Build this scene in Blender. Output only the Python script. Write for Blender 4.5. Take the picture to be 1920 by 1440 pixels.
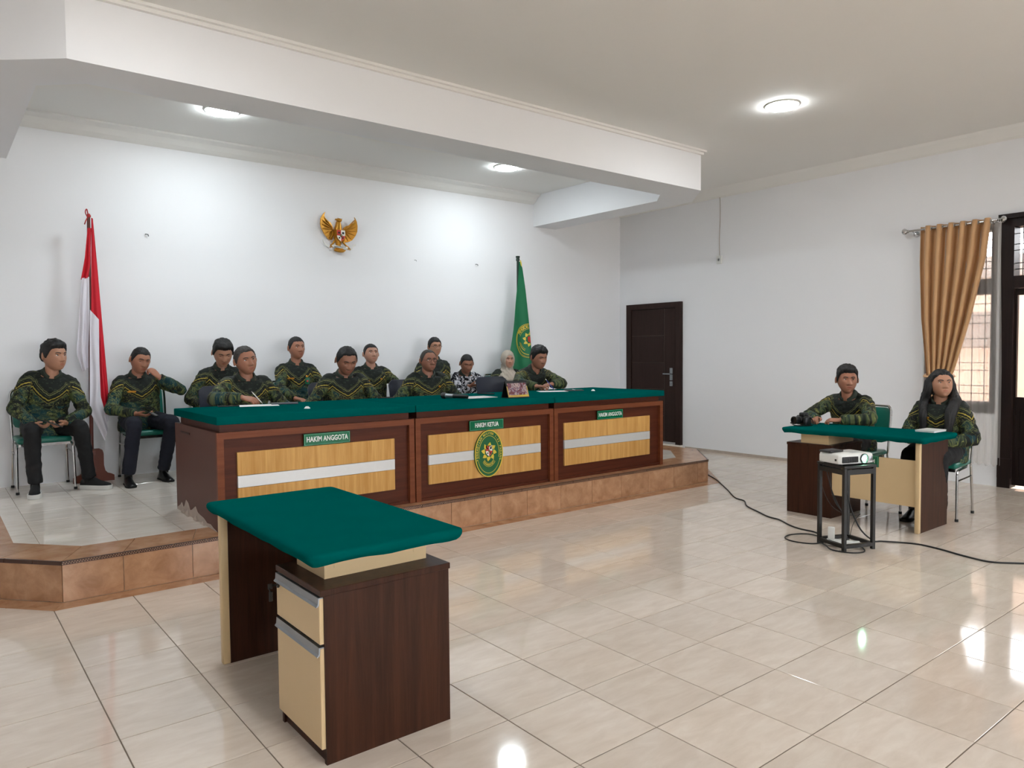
import bpy, bmesh, math, random
import numpy as np
from mathutils import Vector, Matrix, noise, kdtree

random.seed(7)
SC = bpy.context.scene
COL = SC.collection
for o in list(bpy.data.objects):
    bpy.data.objects.remove(o)

# ------------------------------------------------------------------ camera
CAM_H = 1.4222
F_PX = 1381.2
YAW, PITCH, ROLL = math.radians(38.531), math.radians(-2.483), math.radians(-0.489)
fwd = Vector((math.sin(YAW) * math.cos(PITCH), math.cos(YAW) * math.cos(PITCH), math.sin(PITCH)))
rgt = Vector((math.cos(YAW), -math.sin(YAW), 0))
upv = rgt.cross(fwd)
r2 = rgt * math.cos(ROLL) + upv * math.sin(ROLL)
u2 = -rgt * math.sin(ROLL) + upv * math.cos(ROLL)
cam_d = bpy.data.cameras.new('camera')
cam = bpy.data.objects.new('camera', cam_d)
COL.objects.link(cam)
cam.matrix_world = Matrix(((r2.x, u2.x, -fwd.x, 0), (r2.y, u2.y, -fwd.y, 0), (r2.z, u2.z, -fwd.z, CAM_H), (0, 0, 0, 1)))
cam_d.sensor_fit = 'HORIZONTAL'
cam_d.sensor_width = 36.0
cam_d.lens = 36.0 * F_PX / 1920.0
cam_d.clip_start = 0.05
SC.camera = cam

# ------------------------------------------------------------------ world, exposure
world = bpy.data.worlds.new('daylight')
SC.world = world
world.use_nodes = True
wn = world.node_tree.nodes
wn['Background'].inputs[0].default_value = (0.93, 0.96, 1.0, 1)
wn['Background'].inputs[1].default_value = 9.0
SC.view_settings.view_transform = 'Standard'
SC.view_settings.look = 'None'
SC.view_settings.exposure = 0.53
SC.view_settings.gamma = 1.0
SC.view_settings.use_curve_mapping = False
LED = 92.0          # emission of the ceiling discs

# ------------------------------------------------------------------ room measures (metres, camera above the origin)
ZC = 3.62            # ceiling
XR, XL = 8.57, -1.43
YB, YF = 8.02, -4.2
ZS = 0.24            # stage height
TILE = 0.4
TX0, TY0 = 2.118, 2.600


# ------------------------------------------------------------------ material helpers
def srgb(r, g, b):
    f = lambda c: (c / 255 / 12.92) if c / 255 <= 0.04045 else ((c / 255 + 0.055) / 1.055) ** 2.4
    return (f(r), f(g), f(b), 1)


class NT:
    def __init__(self, name):
        self.m = bpy.data.materials.new(name)
        self.m.use_nodes = True
        self.t = self.m.node_tree
        self.n = self.t.nodes
        self.b = self.n['Principled BSDF']
        self.out = self.n['Material Output']

    def node(self, kind, **kw):
        nd = self.n.new(kind)
        for k, v in kw.items():
            setattr(nd, k, v)
        return nd

    def link(self, a, b):
        self.t.links.new(a, b)

    def setin(self, nd, key, v):
        if isinstance(v, bpy.types.NodeSocket):
            self.link(v, nd.inputs[key])
        else:
            nd.inputs[key].default_value = v

    def math(self, op, a, b=0.0, c=0.0, clamp=False):
        nd = self.node('ShaderNodeMath', operation=op, use_clamp=clamp)
        self.setin(nd, 0, a); self.setin(nd, 1, b); self.setin(nd, 2, c)
        return nd.outputs[0]

    def mix(self, f, a, b):
        nd = self.node('ShaderNodeMix', data_type='RGBA')
        self.setin(nd, 0, f)
        self.setin(nd, 6, a); self.setin(nd, 7, b)
        return nd.outputs[2]

    def ramp(self, f, stops, interp='LINEAR'):
        nd = self.node('ShaderNodeValToRGB')
        cr = nd.color_ramp
        cr.interpolation = interp
        while len(cr.elements) < len(stops):
            cr.elements.new(0.5)
        for e, (p, c) in zip(cr.elements, stops):
            e.position = p; e.color = c
        self.link(f, nd.inputs[0])
        return nd.outputs[0]

    def noise(self, vec, scale, detail=3, rough=0.5, dist=0.0):
        nd = self.node('ShaderNodeTexNoise')
        if vec is not None: self.link(vec, nd.inputs['Vector'])
        nd.inputs['Scale'].default_value = scale
        nd.inputs['Detail'].default_value = detail
        nd.inputs['Roughness'].default_value = rough
        nd.inputs['Distortion'].default_value = dist
        return nd.outputs[0]

    def coords(self, out='Object', scale=(1, 1, 1), loc=None, rot=(0, 0, 0)):
        tc = self.node('ShaderNodeTexCoord')
        mp = self.node('ShaderNodeMapping')
        self.link(tc.outputs[out], mp.inputs[0])
        mp.inputs['Scale'].default_value = scale
        mp.inputs['Rotation'].default_value = rot
        if loc is not None: self.setin(mp, 1, loc)
        return mp.outputs[0]

    def bump(self, h, strength, dist=0.01):
        nd = self.node('ShaderNodeBump')
        nd.inputs['Strength'].default_value = strength
        nd.inputs['Distance'].default_value = dist
        self.link(h, nd.inputs['Height'])
        self.link(nd.outputs[0], self.b.inputs['Normal'])

    def base(self, c, rough=0.5, metal=0.0, spec=0.5):
        self.setin(self.b, 'Base Color', c)
        self.setin(self.b, 'Roughness', rough)
        self.b.inputs['Metallic'].default_value = metal
        self.b.inputs['Specular IOR Level'].default_value = spec


def dark(c, k):
    return (c[0] * k, c[1] * k, c[2] * k, 1)


def plain(name, c, rough=0.5, metal=0.0, spec=0.5, var=0.12, scale=30, bump=0.0):
    t = NT(name)
    v = t.coords('Object')
    nz = t.noise(v, scale, 3)
    t.base(t.mix(nz, dark(c, 1 - var), dark(c, 1 + var)), rough, metal, spec)
    if bump:
        t.bump(nz, bump, 0.004)
    return t.m


def wood(name, c1, c2, rough=0.42, axis='Z', scale=1.0, spec=0.16):
    t = NT(name)
    s = {'Z': (18, 18, 0.9), 'X': (0.9, 18, 18), 'Y': (18, 0.9, 18)}[axis]
    v = t.coords('Object', tuple(k * scale for k in s))
    a = t.noise(v, 1.6, 5, 0.6, 0.6)
    v2 = t.coords('Object', tuple(k * scale * 5 for k in s))
    b = t.noise(v2, 1.8, 3, 0.6)
    f = t.math('ADD', t.math('MULTIPLY', a, 0.75), t.math('MULTIPLY', b, 0.25))
    t.base(t.ramp(f, [(0.32, c1), (0.68, c2)]), rough, 0, spec)
    return t.m


MAT = {}
MAT['wall'] = plain('wall_paint', srgb(238, 238, 240), 0.75, var=0.015, scale=2.0, spec=0.25)
MAT['ceiling'] = plain('ceiling_paint', srgb(238, 236, 232), 0.8, var=0.015, scale=1.5, spec=0.2)
MAT['grout'] = plain('grout', srgb(120, 106, 92), 0.8)
MAT['grout_light'] = plain('grout_light', srgb(190, 165, 140), 0.8)


def tile_mat(name, c1, c2, c3, rough, streak=(1.2, 9, 9), sc=3.0):
    t = NT(name)
    oi = t.node('ShaderNodeObjectInfo')
    off = t.node('ShaderNodeVectorMath', operation='SCALE')
    cx = t.node('ShaderNodeCombineXYZ')
    for i in range(3): t.link(oi.outputs['Random'], cx.inputs[i])
    t.link(cx.outputs[0], off.inputs[0]); off.inputs[3].default_value = 37.0
    v = t.coords('Object', streak, off.outputs[0])
    a = t.noise(v, sc, 5, 0.6, 0.4)
    tone = t.math('MULTIPLY_ADD', oi.outputs['Random'], 0.10, 0.95)
    col = t.ramp(a, [(0.3, c1), (0.52, c2), (0.72, c3)])
    hv = t.node('ShaderNodeHueSaturation')
    t.link(col, hv.inputs['Color']); t.link(tone, hv.inputs['Value'])
    t.base(hv.outputs[0], rough, 0, 0.5)
    return t.m


MAT['tile'] = tile_mat('cream_floor_tile', srgb(208, 193, 178), srgb(216, 202, 188), srgb(223, 211, 198), 0.07, (2.2, 7, 7), 2.2)
MAT['stage_tile'] = tile_mat('cream_stage_tile', srgb(222, 211, 198), srgb(230, 221, 210), srgb(237, 230, 221), 0.07, (2.2, 7, 7), 2.2)
MAT['brown_tile'] = tile_mat('brown_riser_tile', srgb(160, 116, 84), srgb(180, 136, 102), srgb(194, 152, 118), 0.22, (3, 3, 3), 3.0)
MAT['nosing'] = plain('dark_nosing', srgb(70, 42, 30), 0.35)
MAT['nosing_dot'] = plain('nosing_dot', srgb(170, 135, 105), 0.4)
MAT['bench_wood'] = wood('bench_wood', srgb(70, 32, 20), srgb(90, 45, 28), 0.4, 'X')
MAT['bench_frame'] = wood('bench_frame_wood', srgb(102, 54, 33), srgb(124, 70, 44), 0.4, 'X')
MAT['bench_side'] = plain('bench_side_laminate', srgb(94, 58, 47), 0.45, var=0.05, scale=8, spec=0.2)
MAT['oak'] = wood('light_oak', srgb(182, 132, 68), srgb(214, 168, 102), 0.4, 'Z')
MAT['silver'] = plain('silver_laminate', srgb(205, 205, 203), 0.35, 0.25, var=0.03)
MAT['desk_wood'] = wood('desk_dark_wood', srgb(42, 23, 15), srgb(72, 42, 28), 0.4, 'Z')
MAT['cream'] = plain('cream_laminate', srgb(214, 186, 142), 0.4, var=0.03, scale=6)
MAT['alu'] = plain('brushed_aluminium', srgb(150, 155, 160), 0.35, 0.85, var=0.05)
MAT['chrome'] = plain('chrome', srgb(205, 205, 205), 0.16, 1.0, var=0.03)
MAT['black'] = plain('black_plastic', srgb(18, 18, 19), 0.4, var=0.15)
MAT['black_metal'] = plain('black_painted_steel', srgb(20, 20, 19), 0.4, var=0.2)
MAT['rubber'] = plain('black_rubber', srgb(14, 14, 14), 0.7)
MAT['white_plastic'] = plain('white_plastic', srgb(225, 225, 220), 0.4, var=0.03)
MAT['door_wood'] = wood('door_dark_brown', srgb(40, 27, 24), srgb(54, 38, 33), 0.42, 'Z')
MAT['door_groove'] = plain('door_groove', srgb(92, 76, 66), 0.5)
MAT['entry_wood'] = wood('entry_door_black_wood', srgb(26, 18, 17), srgb(40, 29, 26), 0.4, 'Z')
MAT['iron'] = plain('black_iron', srgb(30, 28, 27), 0.5)
MAT['paper'] = plain('white_paper', srgb(235, 235, 235), 0.8, var=0.02)
MAT['gold'] = plain('emblem_gold', srgb(188, 132, 42), 0.36, 0.6, var=0.15, scale=40)
MAT['sign_green'] = plain('sign_green', srgb(0, 98, 62), 0.22, var=0.05)
MAT['sign_edge'] = plain('sign_edge_line', srgb(120, 190, 160), 0.3)
MAT['sign_text'] = plain('sign_text', srgb(222, 228, 224), 0.4, var=0.02)
MAT['emblem_green'] = plain('emblem_green', srgb(14, 92, 50), 0.35, var=0.04)
MAT['emblem_yellow'] = plain('emblem_yellow', srgb(214, 188, 60), 0.4, var=0.04)
MAT['emblem_red'] = plain('emblem_red', srgb(186, 50, 36), 0.4, var=0.04)
MAT['emblem_white'] = plain('emblem_white', srgb(228, 226, 220), 0.4, var=0.04)
MAT['flag_red'] = plain('flag_red', srgb(200, 12, 36), 0.65, var=0.06, scale=12)
MAT['flag_white'] = plain('flag_white', srgb(226, 222, 230), 0.7, var=0.03, scale=12)
MAT['flag_green'] = plain('flag_green', srgb(4, 106, 66), 0.6, var=0.08, scale=12)
MAT['pole_wood'] = plain('pole_wood', srgb(98, 48, 40), 0.35, var=0.15)
MAT['pole_dark'] = plain('pole_dark_green', srgb(26, 44, 36), 0.35, var=0.15)
MAT['ribbon_red'] = plain('red_ribbon', srgb(170, 30, 30), 0.5)
MAT['base_wood'] = plain('flag_base_wood', srgb(110, 52, 34), 0.35, var=0.2, scale=6)
MAT['vinyl'] = plain('green_vinyl', srgb(16, 108, 92), 0.33, var=0.06)
MAT['navy'] = plain('navy_leather', srgb(40, 44, 58), 0.45, var=0.06, bump=0.1)
MAT['cable'] = plain('black_cable', srgb(16, 15, 14), 0.5)
MAT['chip'] = plain('chipped_board', srgb(186, 170, 158), 0.8, var=0.12, scale=18)


def cloth(name, c, rough=0.85, sc=260, sheen=0.3):
    t = NT(name)
    v = t.coords('Object')
    a = t.noise(v, 5, 3)
    w = t.noise(v, sc, 2)
    t.base(t.mix(a, dark(c, 0.9), dark(c, 1.1)), rough, 0, 0.25)
    t.b.inputs['Sheen Weight'].default_value = sheen
    t.b.inputs['Sheen Roughness'].default_value = 0.5
    t.bump(w, 0.12, 0.002)
    return t.m


MAT['green_cloth'] = cloth('green_table_cloth', srgb(0, 82, 78), 0.9, sheen=0.0)
MAT['green_cloth'].node_tree.nodes['Principled BSDF'].inputs['Specular IOR Level'].default_value = 0.0
MAT['curtain'] = cloth('gold_curtain', srgb(198, 152, 104), 0.45, 180, 0.3)
MAT['curtain'].node_tree.nodes['Principled BSDF'].inputs['Specular IOR Level'].default_value = 0.5


def sheer_mat():
    t = NT('sheer_white')
    t.base(srgb(240, 236, 232), 0.9)
    tr = t.node('ShaderNodeBsdfTransparent')
    tl = t.node('ShaderNodeBsdfTranslucent')
    tl.inputs[0].default_value = srgb(240, 234, 228)
    m1 = t.node('ShaderNodeMixShader'); m1.inputs[0].default_value = 0.5
    t.link(t.b.outputs[0], m1.inputs[1]); t.link(tl.outputs[0], m1.inputs[2])
    m2 = t.node('ShaderNodeMixShader')
    wv = t.noise(t.coords('Object', (1, 30, 0.4)), 2.0, 2)
    t.link(t.math('MULTIPLY_ADD', wv, 0.10, 0.36), m2.inputs[0])
    t.link(tr.outputs[0], m2.inputs[1]); t.link(m1.outputs[0], m2.inputs[2])
    t.link(m2.outputs[0], t.out.inputs[0])
    return t.m


def glass_mat(name, frost=0.0):
    t = NT(name)
    tr = t.node('ShaderNodeBsdfTransparent')
    gl = t.node('ShaderNodeBsdfGlossy'); gl.inputs['Roughness'].default_value = 0.03
    fr = t.node('ShaderNodeFresnel'); fr.inputs[0].default_value = 1.45
    mx = t.node('ShaderNodeMixShader')
    t.link(fr.outputs[0], mx.inputs[0]); t.link(tr.outputs[0], mx.inputs[1]); t.link(gl.outputs[0], mx.inputs[2])
    t.link(mx.outputs[0], t.out.inputs[0])
    return t.m


def emit(name, c, s):
    t = NT(name)
    t.base((0.8, 0.8, 0.8, 1), 0.5)
    t.b.inputs['Emission Color'].default_value = c
    t.b.inputs['Emission Strength'].default_value = s
    return t.m


MAT['sheer'] = sheer_mat()
MAT['glass'] = glass_mat('clear_glass')
MAT['led'] = emit('led_diffuser', (0.93, 0.98, 1.0, 1), LED)
MAT['led_cool'] = emit('led_diffuser_cool', (0.85, 0.955, 1.0, 1), LED * 1.04)
MAT['lamp'] = emit('projector_lamp', (0.42, 1.0, 0.66, 1), 170.0)


# ------------------------------------------------------------------ mesh helpers
class MB:
    """collects shapes; build() links them as ONE mesh object"""
    def __init__(self):
        self.v, self.f, self.mi = [], [], []
        self.cur = 0

    def add(self, vs, fs):
        k = len(self.v)
        self.v += [tuple(p) for p in vs]
        self.f += [tuple(i + k for i in f) for f in fs]
        self.mi += [self.cur] * len(fs)
        return self

    def box(self, x0, x1, y0, y1, z0, z1):
        vs = [(x, y, z) for z in (z0, z1) for y in (y0, y1) for x in (x0, x1)]
        fs = [(0, 2, 3, 1), (4, 5, 7, 6), (0, 1, 5, 4), (2, 6, 7, 3), (0, 4, 6, 2), (1, 3, 7, 5)]
        return self.add(vs, fs)

    def rbox(self, x0, x1, y0, y1, z0, z1, r=0.01, seg=2):
        bm = bmesh.new()
        bmesh.ops.create_cube(bm, size=1)
        for v in bm.verts:
            v.co = ((x0 + x1) / 2 + v.co.x * (x1 - x0), (y0 + y1) / 2 + v.co.y * (y1 - y0), (z0 + z1) / 2 + v.co.z * (z1 - z0))
        bmesh.ops.bevel(bm, geom=bm.edges[:], offset=r, segments=seg, affect='EDGES', profile=0.5)
        bm.verts.index_update()
        self.add([v.co[:] for v in bm.verts], [[v.index for v in f.verts] for f in bm.faces])
        bm.free()
        return self

    def prism(self, poly, a0, a1, axis='Z'):
        """poly: 2D points; axis Z -> (x,y), axis Y -> (x,z), axis X -> (y,z)"""
        n = len(poly)
        def P(p, a):
            return (p[0], p[1], a) if axis == 'Z' else ((p[0], a, p[1]) if axis == 'Y' else (a, p[0], p[1]))
        vs = [P(p, a0) for p in poly] + [P(p, a1) for p in poly]
        fs = [tuple(range(n))[::-1], tuple(range(n, 2 * n))]
        fs += [(i, (i + 1) % n, n + (i + 1) % n, n + i) for i in range(n)]
        if axis == 'Y': fs = [f[::-1] for f in fs]
        return self.add(vs, fs)

    def tube(self, pts, r, seg=8, caps=True, sub=0):
        vs, fs = tube_geo(pts, r, seg, caps, sub)
        return self.add(vs, fs)

    def lathe(self, prof, c=(0, 0, 0), seg=24, axis='Z'):
        vs, fs = [], []
        n = len(prof)
        for i in range(seg):
            a = 2 * math.pi * i / seg
            for (r, h) in prof:
                p = (r * math.cos(a), r * math.sin(a), h)
                if axis == 'X': p = (h, p[0], p[1])
                if axis == 'Y': p = (p[0], h, p[1])
                vs.append((c[0] + p[0], c[1] + p[1], c[2] + p[2]))
        for i in range(seg):
            j = (i + 1) % seg
            for k in range(n - 1):
                fs.append((i * n + k, j * n + k, j * n + k + 1, i * n + k + 1))
        fs.append(tuple(i * n for i in range(seg))[::-1])
        fs.append(tuple(i * n + n - 1 for i in range(seg)))
        return self.add(vs, fs)

    def build(self, name, mat, parent=None, smooth=False, fix=True):
        me = bpy.data.meshes.new(name)
        me.from_pydata(self.v, [], self.f)
        mats = mat if isinstance(mat, (list, tuple)) else [mat]
        for m in mats:
            me.materials.append(MAT[m] if isinstance(m, str) else m)
        if len(mats) > 1:
            me.polygons.foreach_set('material_index', self.mi)
        if fix:
            bm = bmesh.new(); bm.from_mesh(me)
            bmesh.ops.recalc_face_normals(bm, faces=bm.faces[:])
            bm.to_mesh(me); bm.free()
        if smooth:
            me.polygons.foreach_set('use_smooth', [True] * len(me.polygons))
            if smooth != 'all':
                me.set_sharp_from_angle(angle=math.radians(40))
        me.update()
        o = bpy.data.objects.new(name, me)
        COL.objects.link(o)
        if parent is not None: o.parent = parent
        return o


def catmull(pts, n):
    """n samples per span through the points (tuples of any length)"""
    P = [np.array(p, float) for p in pts]
    if len(P) < 3 or n <= 1: return P
    out = []
    for i in range(len(P) - 1):
        p0 = P[i - 1] if i > 0 else 2 * P[0] - P[1]
        p3 = P[i + 2] if i + 2 < len(P) else 2 * P[-1] - P[-2]
        p1, p2 = P[i], P[i + 1]
        for k in range(n):
            t = k / n
            out.append(0.5 * (2 * p1 + (p2 - p0) * t + (2 * p0 - 5 * p1 + 4 * p2 - p3) * t * t + (3 * p1 - p0 - 3 * p2 + p3) * t ** 3))
    out.append(P[-1])
    return out


def tube_geo(pts, r, seg=8, caps=True, sub=0):
    if not isinstance(r, (list, tuple)): r = [r] * len(pts)
    Q = [tuple(p) + ((rr,) if not isinstance(rr, (list, tuple)) else tuple(rr)) for p, rr in zip(pts, r)]
    if sub: Q = catmull(Q, sub)
    Q = [np.array(q, float) for q in Q]
    n = len(Q)
    T = []
    for i in range(n):
        a = Q[max(0, i - 1)][:3]; b = Q[min(n - 1, i + 1)][:3]
        d = b - a
        T.append(d / (np.linalg.norm(d) + 1e-12))
    ref = np.array((0, 0, 1.0)) if abs(T[0][2]) < 0.9 else np.array((1.0, 0, 0))
    u = np.cross(T[0], ref); u /= np.linalg.norm(u)
    vs, fs = [], []
    for i in range(n):
        u = u - T[i] * (u @ T[i]); u /= np.linalg.norm(u)
        w = np.cross(T[i], u)
        ra = Q[i][3]; rb = Q[i][4] if len(Q[i]) > 4 else ra
        for k in range(seg):
            a = 2 * math.pi * k / seg
            vs.append(tuple(Q[i][:3] + u * ra * math.cos(a) + w * rb * math.sin(a)))
    for i in range(n - 1):
        for k in range(seg):
            k2 = (k + 1) % seg
            fs.append((i * seg + k, i * seg + k2, (i + 1) * seg + k2, (i + 1) * seg + k))
    if caps:
        fs.append(tuple(range(seg))[::-1])
        fs.append(tuple(range((n - 1) * seg, n * seg)))
    return vs, fs


def empty(name, label=None, cat=None, loc=(0, 0, 0), rz=0.0, group=None):
    o = bpy.data.objects.new(name, None)
    o.empty_display_size = 0.1
    COL.objects.link(o)
    o.location = loc
    o.rotation_euler = (0, 0, rz)
    tag(o, label, cat, group)
    return o


def tag(o, label=None, cat=None, group=None, kind=None):
    if label: o['label'] = label
    if cat: o['category'] = cat
    if group: o['group'] = group
    if kind: o['kind'] = kind
    return o


def inst(me, name, parent, loc, rz=0.0, scale=None):
    o = bpy.data.objects.new(name, me)
    COL.objects.link(o)
    o.parent = parent
    o.location = loc
    o.rotation_euler = (0, 0, rz)
    if scale: o.scale = scale
    return o


def copy_tree(o, parent=None):
    c = o.copy()
    COL.objects.link(c)
    c.parent = parent
    for ch in list(o.children):
        copy_tree(ch, c)
    return c


def text_geo(s, size, bold=0.0, extrude=0.0008, align='CENTER'):
    """outline letters as mesh data (x right, y up, z toward the reader)"""
    cu = bpy.data.curves.new('lettering', 'FONT')
    cu.body = s
    cu.size = size
    cu.align_x = align
    cu.align_y = 'CENTER'
    cu.extrude = extrude
    cu.offset = bold
    cu.resolution_u = 2
    ob = bpy.data.objects.new('lettering', cu)
    COL.objects.link(ob)
    dg = bpy.context.evaluated_depsgraph_get()
    me = bpy.data.meshes.new_from_object(ob.evaluated_get(dg))
    vs = [v.co[:] for v in me.vertices]
    fs = [tuple(p.vertices) for p in me.polygons]
    bpy.data.objects.remove(ob)
    bpy.data.curves.remove(cu)
    bpy.data.meshes.remove(me)
    return vs, fs


def project(p):
    d = Vector(p) - Vector((0, 0, CAM_H))
    z = d.dot(fwd)
    if z < 0.05: return None
    return (960 + F_PX * d.dot(r2) / z, 720 - F_PX * d.dot(u2) / z)

# ================================================================== THE SETTING
def struct(o, label=None):
    o['kind'] = 'structure'
    if label: o['label'] = label
    return o


# ---- floor slab and its tiles
m = MB(); m.box(XL, XR, YF, YB, -0.12, -0.003)
floor = struct(m.build('floor', 'grout'))
STAGE = [(0.08, 8.02), (0.08, 5.47), (0.58, 4.90), (6.60, 4.90), (7.20, 5.50), (7.20, 8.02)]


def inside(poly, x, y):
    c = False
    n = len(poly)
    for i in range(n):
        (x1, y1), (x2, y2) = poly[i], poly[(i + 1) % n]
        if (y1 > y) != (y2 > y) and x < (x2 - x1) * (y - y1) / (y2 - y1) + x1: c = not c
    return c


def tile_mesh(name, w, d, h, mat, bev=0.0012):
    b = MB()
    x, y, e = w / 2, d / 2, bev
    vs = [(-x, -y, -h), (x, -y, -h), (x, y, -h), (-x, y, -h), (-x, -y, -e), (x, -y, -e), (x, y, -e), (-x, y, -e),
          (-x + e, -y + e, 0), (x - e, -y + e, 0), (x - e, y - e, 0), (-x + e, y - e, 0)]
    fs = [(0, 3, 2, 1), (8, 9, 10, 11)]
    for k in (0, 4):
        fs += [(k + i, k + (i + 1) % 4, k + 4 + (i + 1) % 4, k + 4 + i) for i in range(4)]
    me = bpy.data.meshes.new(name)
    me.from_pydata(vs, [], fs)
    me.materials.append(MAT[mat])
    return me


tm = tile_mesh('tile', TILE - 0.0045, TILE - 0.0045, 0.006, 'tile')
cells = []
for i in range(-10, 18):
    for j in range(-18, 15):
        cx, cy = TX0 + (i + 0.5) * TILE, TY0 + (j + 0.5) * TILE
        x0, x1, y0, y1 = max(cx - .2, XL), min(cx + .2, XR), max(cy - .2, YF), min(cy + .2, YB)
        if x1 - x0 < 0.02 or y1 - y0 < 0.02: continue
        if all(inside(STAGE, a, b) for a in (x0, x1) for b in (y0, y1)): continue
        if inside(STAGE, cx, cy) and cy > 5.4: continue
        q = [project((a, b, 0)) for a, b in ((x0, y0), (x1, y0), (x1, y1), (x0, y1))]
        area = 0
        if all(q):
            q = [(min(max(a, 0), 1920), min(max(b, 0), 1440)) for a, b in q]
            area = abs(sum(q[k][0] * q[(k + 1) % 4][1] - q[(k + 1) % 4][0] * q[k][1] for k in range(4))) / 2
        cells.append((area, x0, x1, y0, y1))
cells.sort(reverse=True)
rest = MB()
for k, (area, x0, x1, y0, y1) in enumerate(cells):
    cx, cy = (x0 + x1) / 2, (y0 + y1) / 2
    if k < 300 and area > 60:
        sc = None
        if x1 - x0 < 0.399 or y1 - y0 < 0.399: sc = ((x1 - x0) / TILE, (y1 - y0) / TILE, 1)
        inst(tm, 'tile', floor, (cx, cy, 0), 0, sc)
    else:
        g = 0.00225
        rest.box(x0 + g, x1 - g, y0 + g, y1 - g, -0.006, 0)
tag(rest.build('tile_field', 'tile', floor), kind='stuff')


def offset_poly(P, d):
    """offset an open polyline to its left by d"""
    out = []
    for i in range(len(P)):
        ns = []
        for a, b in ((i - 1, i), (i, i + 1)):
            if a < 0 or b >= len(P): continue
            dx, dy = P[b][0] - P[a][0], P[b][1] - P[a][1]
            l = math.hypot(dx, dy)
            ns.append((-dy / l, dx / l))
        if len(ns) == 1: n = ns[0]; s = 1
        else:
            n = ((ns[0][0] + ns[1][0]) / 2, (ns[0][1] + ns[1][1]) / 2)
            s = 1 / (n[0] ** 2 + n[1] ** 2)
        out.append((P[i][0] + n[0] * d * s, P[i][1] + n[1] * d * s))
    return out


# ---- stage (raised floor) with brown riser tiles, border tiles, cream tiles and dotted nosing
m = MB(); m.prism(STAGE, 0.0, ZS - 0.006)
stage = struct(m.build('stage_floor', 'grout_light'), 'low tiled stage along the end wall')
EDGE = STAGE                                  # open polyline, stage interior on its left
OUT1 = offset_poly(EDGE, -0.008)
INB = offset_poly(EDGE, 0.32)
FLB = offset_poly(EDGE, -0.135)


def along(P, cuts):
    """split polyline segment list into pieces: cuts[k] = list of fractions for segment k"""
    res = []
    for k in range(len(P) - 1):
        c = [0.0] + cuts[k] + [1.0]
        res.append([(c[i], c[i + 1]) for i in range(len(c) - 1)])
    return res


def lerp2(a, b, t): return (a[0] + (b[0] - a[0]) * t, a[1] + (b[1] - a[1]) * t)


front_cuts = [(0.898 + 0.3945 * k - 0.58) / (6.60 - 0.58) for k in range(15)]
front_cuts = [c for c in front_cuts if 0.01 < c < 0.99]
CUTS = [[0.16 * k for k in range(1, 7)], [0.45], front_cuts, [0.46], [0.16 * k for k in range(1, 7)]]
for k, segs in enumerate(along(EDGE, CUTS)):
    A, B = EDGE[k], EDGE[k + 1]
    L = math.hypot(B[0] - A[0], B[1] - A[1])
    g = 0.002 / L
    for (a, b) in segs:
        def band(P0, P1, z0, z1, name, mat, parent, g=g):
            p = [lerp2(P0[k], P0[k + 1], a + g), lerp2(P0[k], P0[k + 1], b - g), lerp2(P1[k], P1[k + 1], b - g), lerp2(P1[k], P1[k + 1], a + g)]
            mm = MB()
            ox, oy = p[0]
            mm.prism([(x - ox, y - oy) for x, y in p], z0, z1)
            o = mm.build(name, mat, parent); o.location = (ox, oy, 0)
            return o
        if k in (1, 2, 3):
            band(OUT1, offset_poly(EDGE, 0.004), 0.004, ZS - 0.022, 'riser_tile', 'brown_tile', stage)
            band(OUT1, INB, ZS - 0.008, ZS, 'border_tile', 'brown_tile', stage)
            band(FLB, OUT1, -0.004, 0.0012, 'skirt_tile', 'brown_tile', floor, 0.0)
        else:
            band(OUT1, offset_poly(EDGE, 0.004), 0.004, ZS - 0.022, 'riser_tile', 'brown_tile', stage)
            band(OUT1, INB, ZS - 0.008, ZS, 'border_tile', 'brown_tile', stage)
# nosing strips with pale dots
for k in (1, 2, 3):
    A, B = OUT1[k], OUT1[k + 1]
    P2 = offset_poly(EDGE, -0.013)
    L = math.hypot(B[0] - A[0], B[1] - A[1])
    npc = max(1, round(L / 0.2))
    for i in range(npc):
        a, b = i / npc + 0.002 / L, (i + 1) / npc - 0.002 / L
        mm = MB()
        p = [lerp2(P2[k], P2[k + 1], a), lerp2(P2[k], P2[k + 1], b), lerp2(EDGE[k], EDGE[k + 1], b), lerp2(EDGE[k], EDGE[k + 1], a)]
        mm.prism(p, ZS - 0.021, ZS + 0.0015)
        o = mm.build('nosing_strip', 'nosing', stage)
        if k == 2:
            dm = MB()
            P3 = offset_poly(EDGE, -0.0145)
            nd = 14
            for q in range(nd):
                for row in (0, 1):
                    c = lerp2(P3[k], P3[k + 1], a + (b - a) * (q + 0.3 + 0.4 * row) / nd)
                    z = ZS - 0.014 + 0.0085 * row
                    dm.box(c[0] - 0.0032, c[0] + 0.0032, c[1], c[1] + 0.003, z - 0.0022, z + 0.0022)
            tag(dm.build('nosing_dots', 'nosing_dot', o), kind='stuff')
# cream stage tiles
sx0, sy0 = 0.927, 5.815
IN_STAGE = [(INB[0][0], YB)] + INB[1:5] + [(INB[5][0], YB)]
stm = tile_mesh('stage_tile', TILE - 0.003, TILE - 0.003, 0.007, 'stage_tile')


def clip_poly(poly, x0, x1, y0, y1):
    def cut(P, f):
        out = []
        for i in range(len(P)):
            a, b = P[i], P[(i + 1) % len(P)]
            fa, fb = f(a), f(b)
            if fa >= 0: out.append(a)
            if fa * fb < 0: out.append(lerp2(a, b, fa / (fa - fb)))
        return out
    for f in (lambda p: p[0] - x0, lambda p: x1 - p[0], lambda p: p[1] - y0, lambda p: y1 - p[1]):
        poly = cut(poly, f)
        if len(poly) < 3: return []
    return poly


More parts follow.
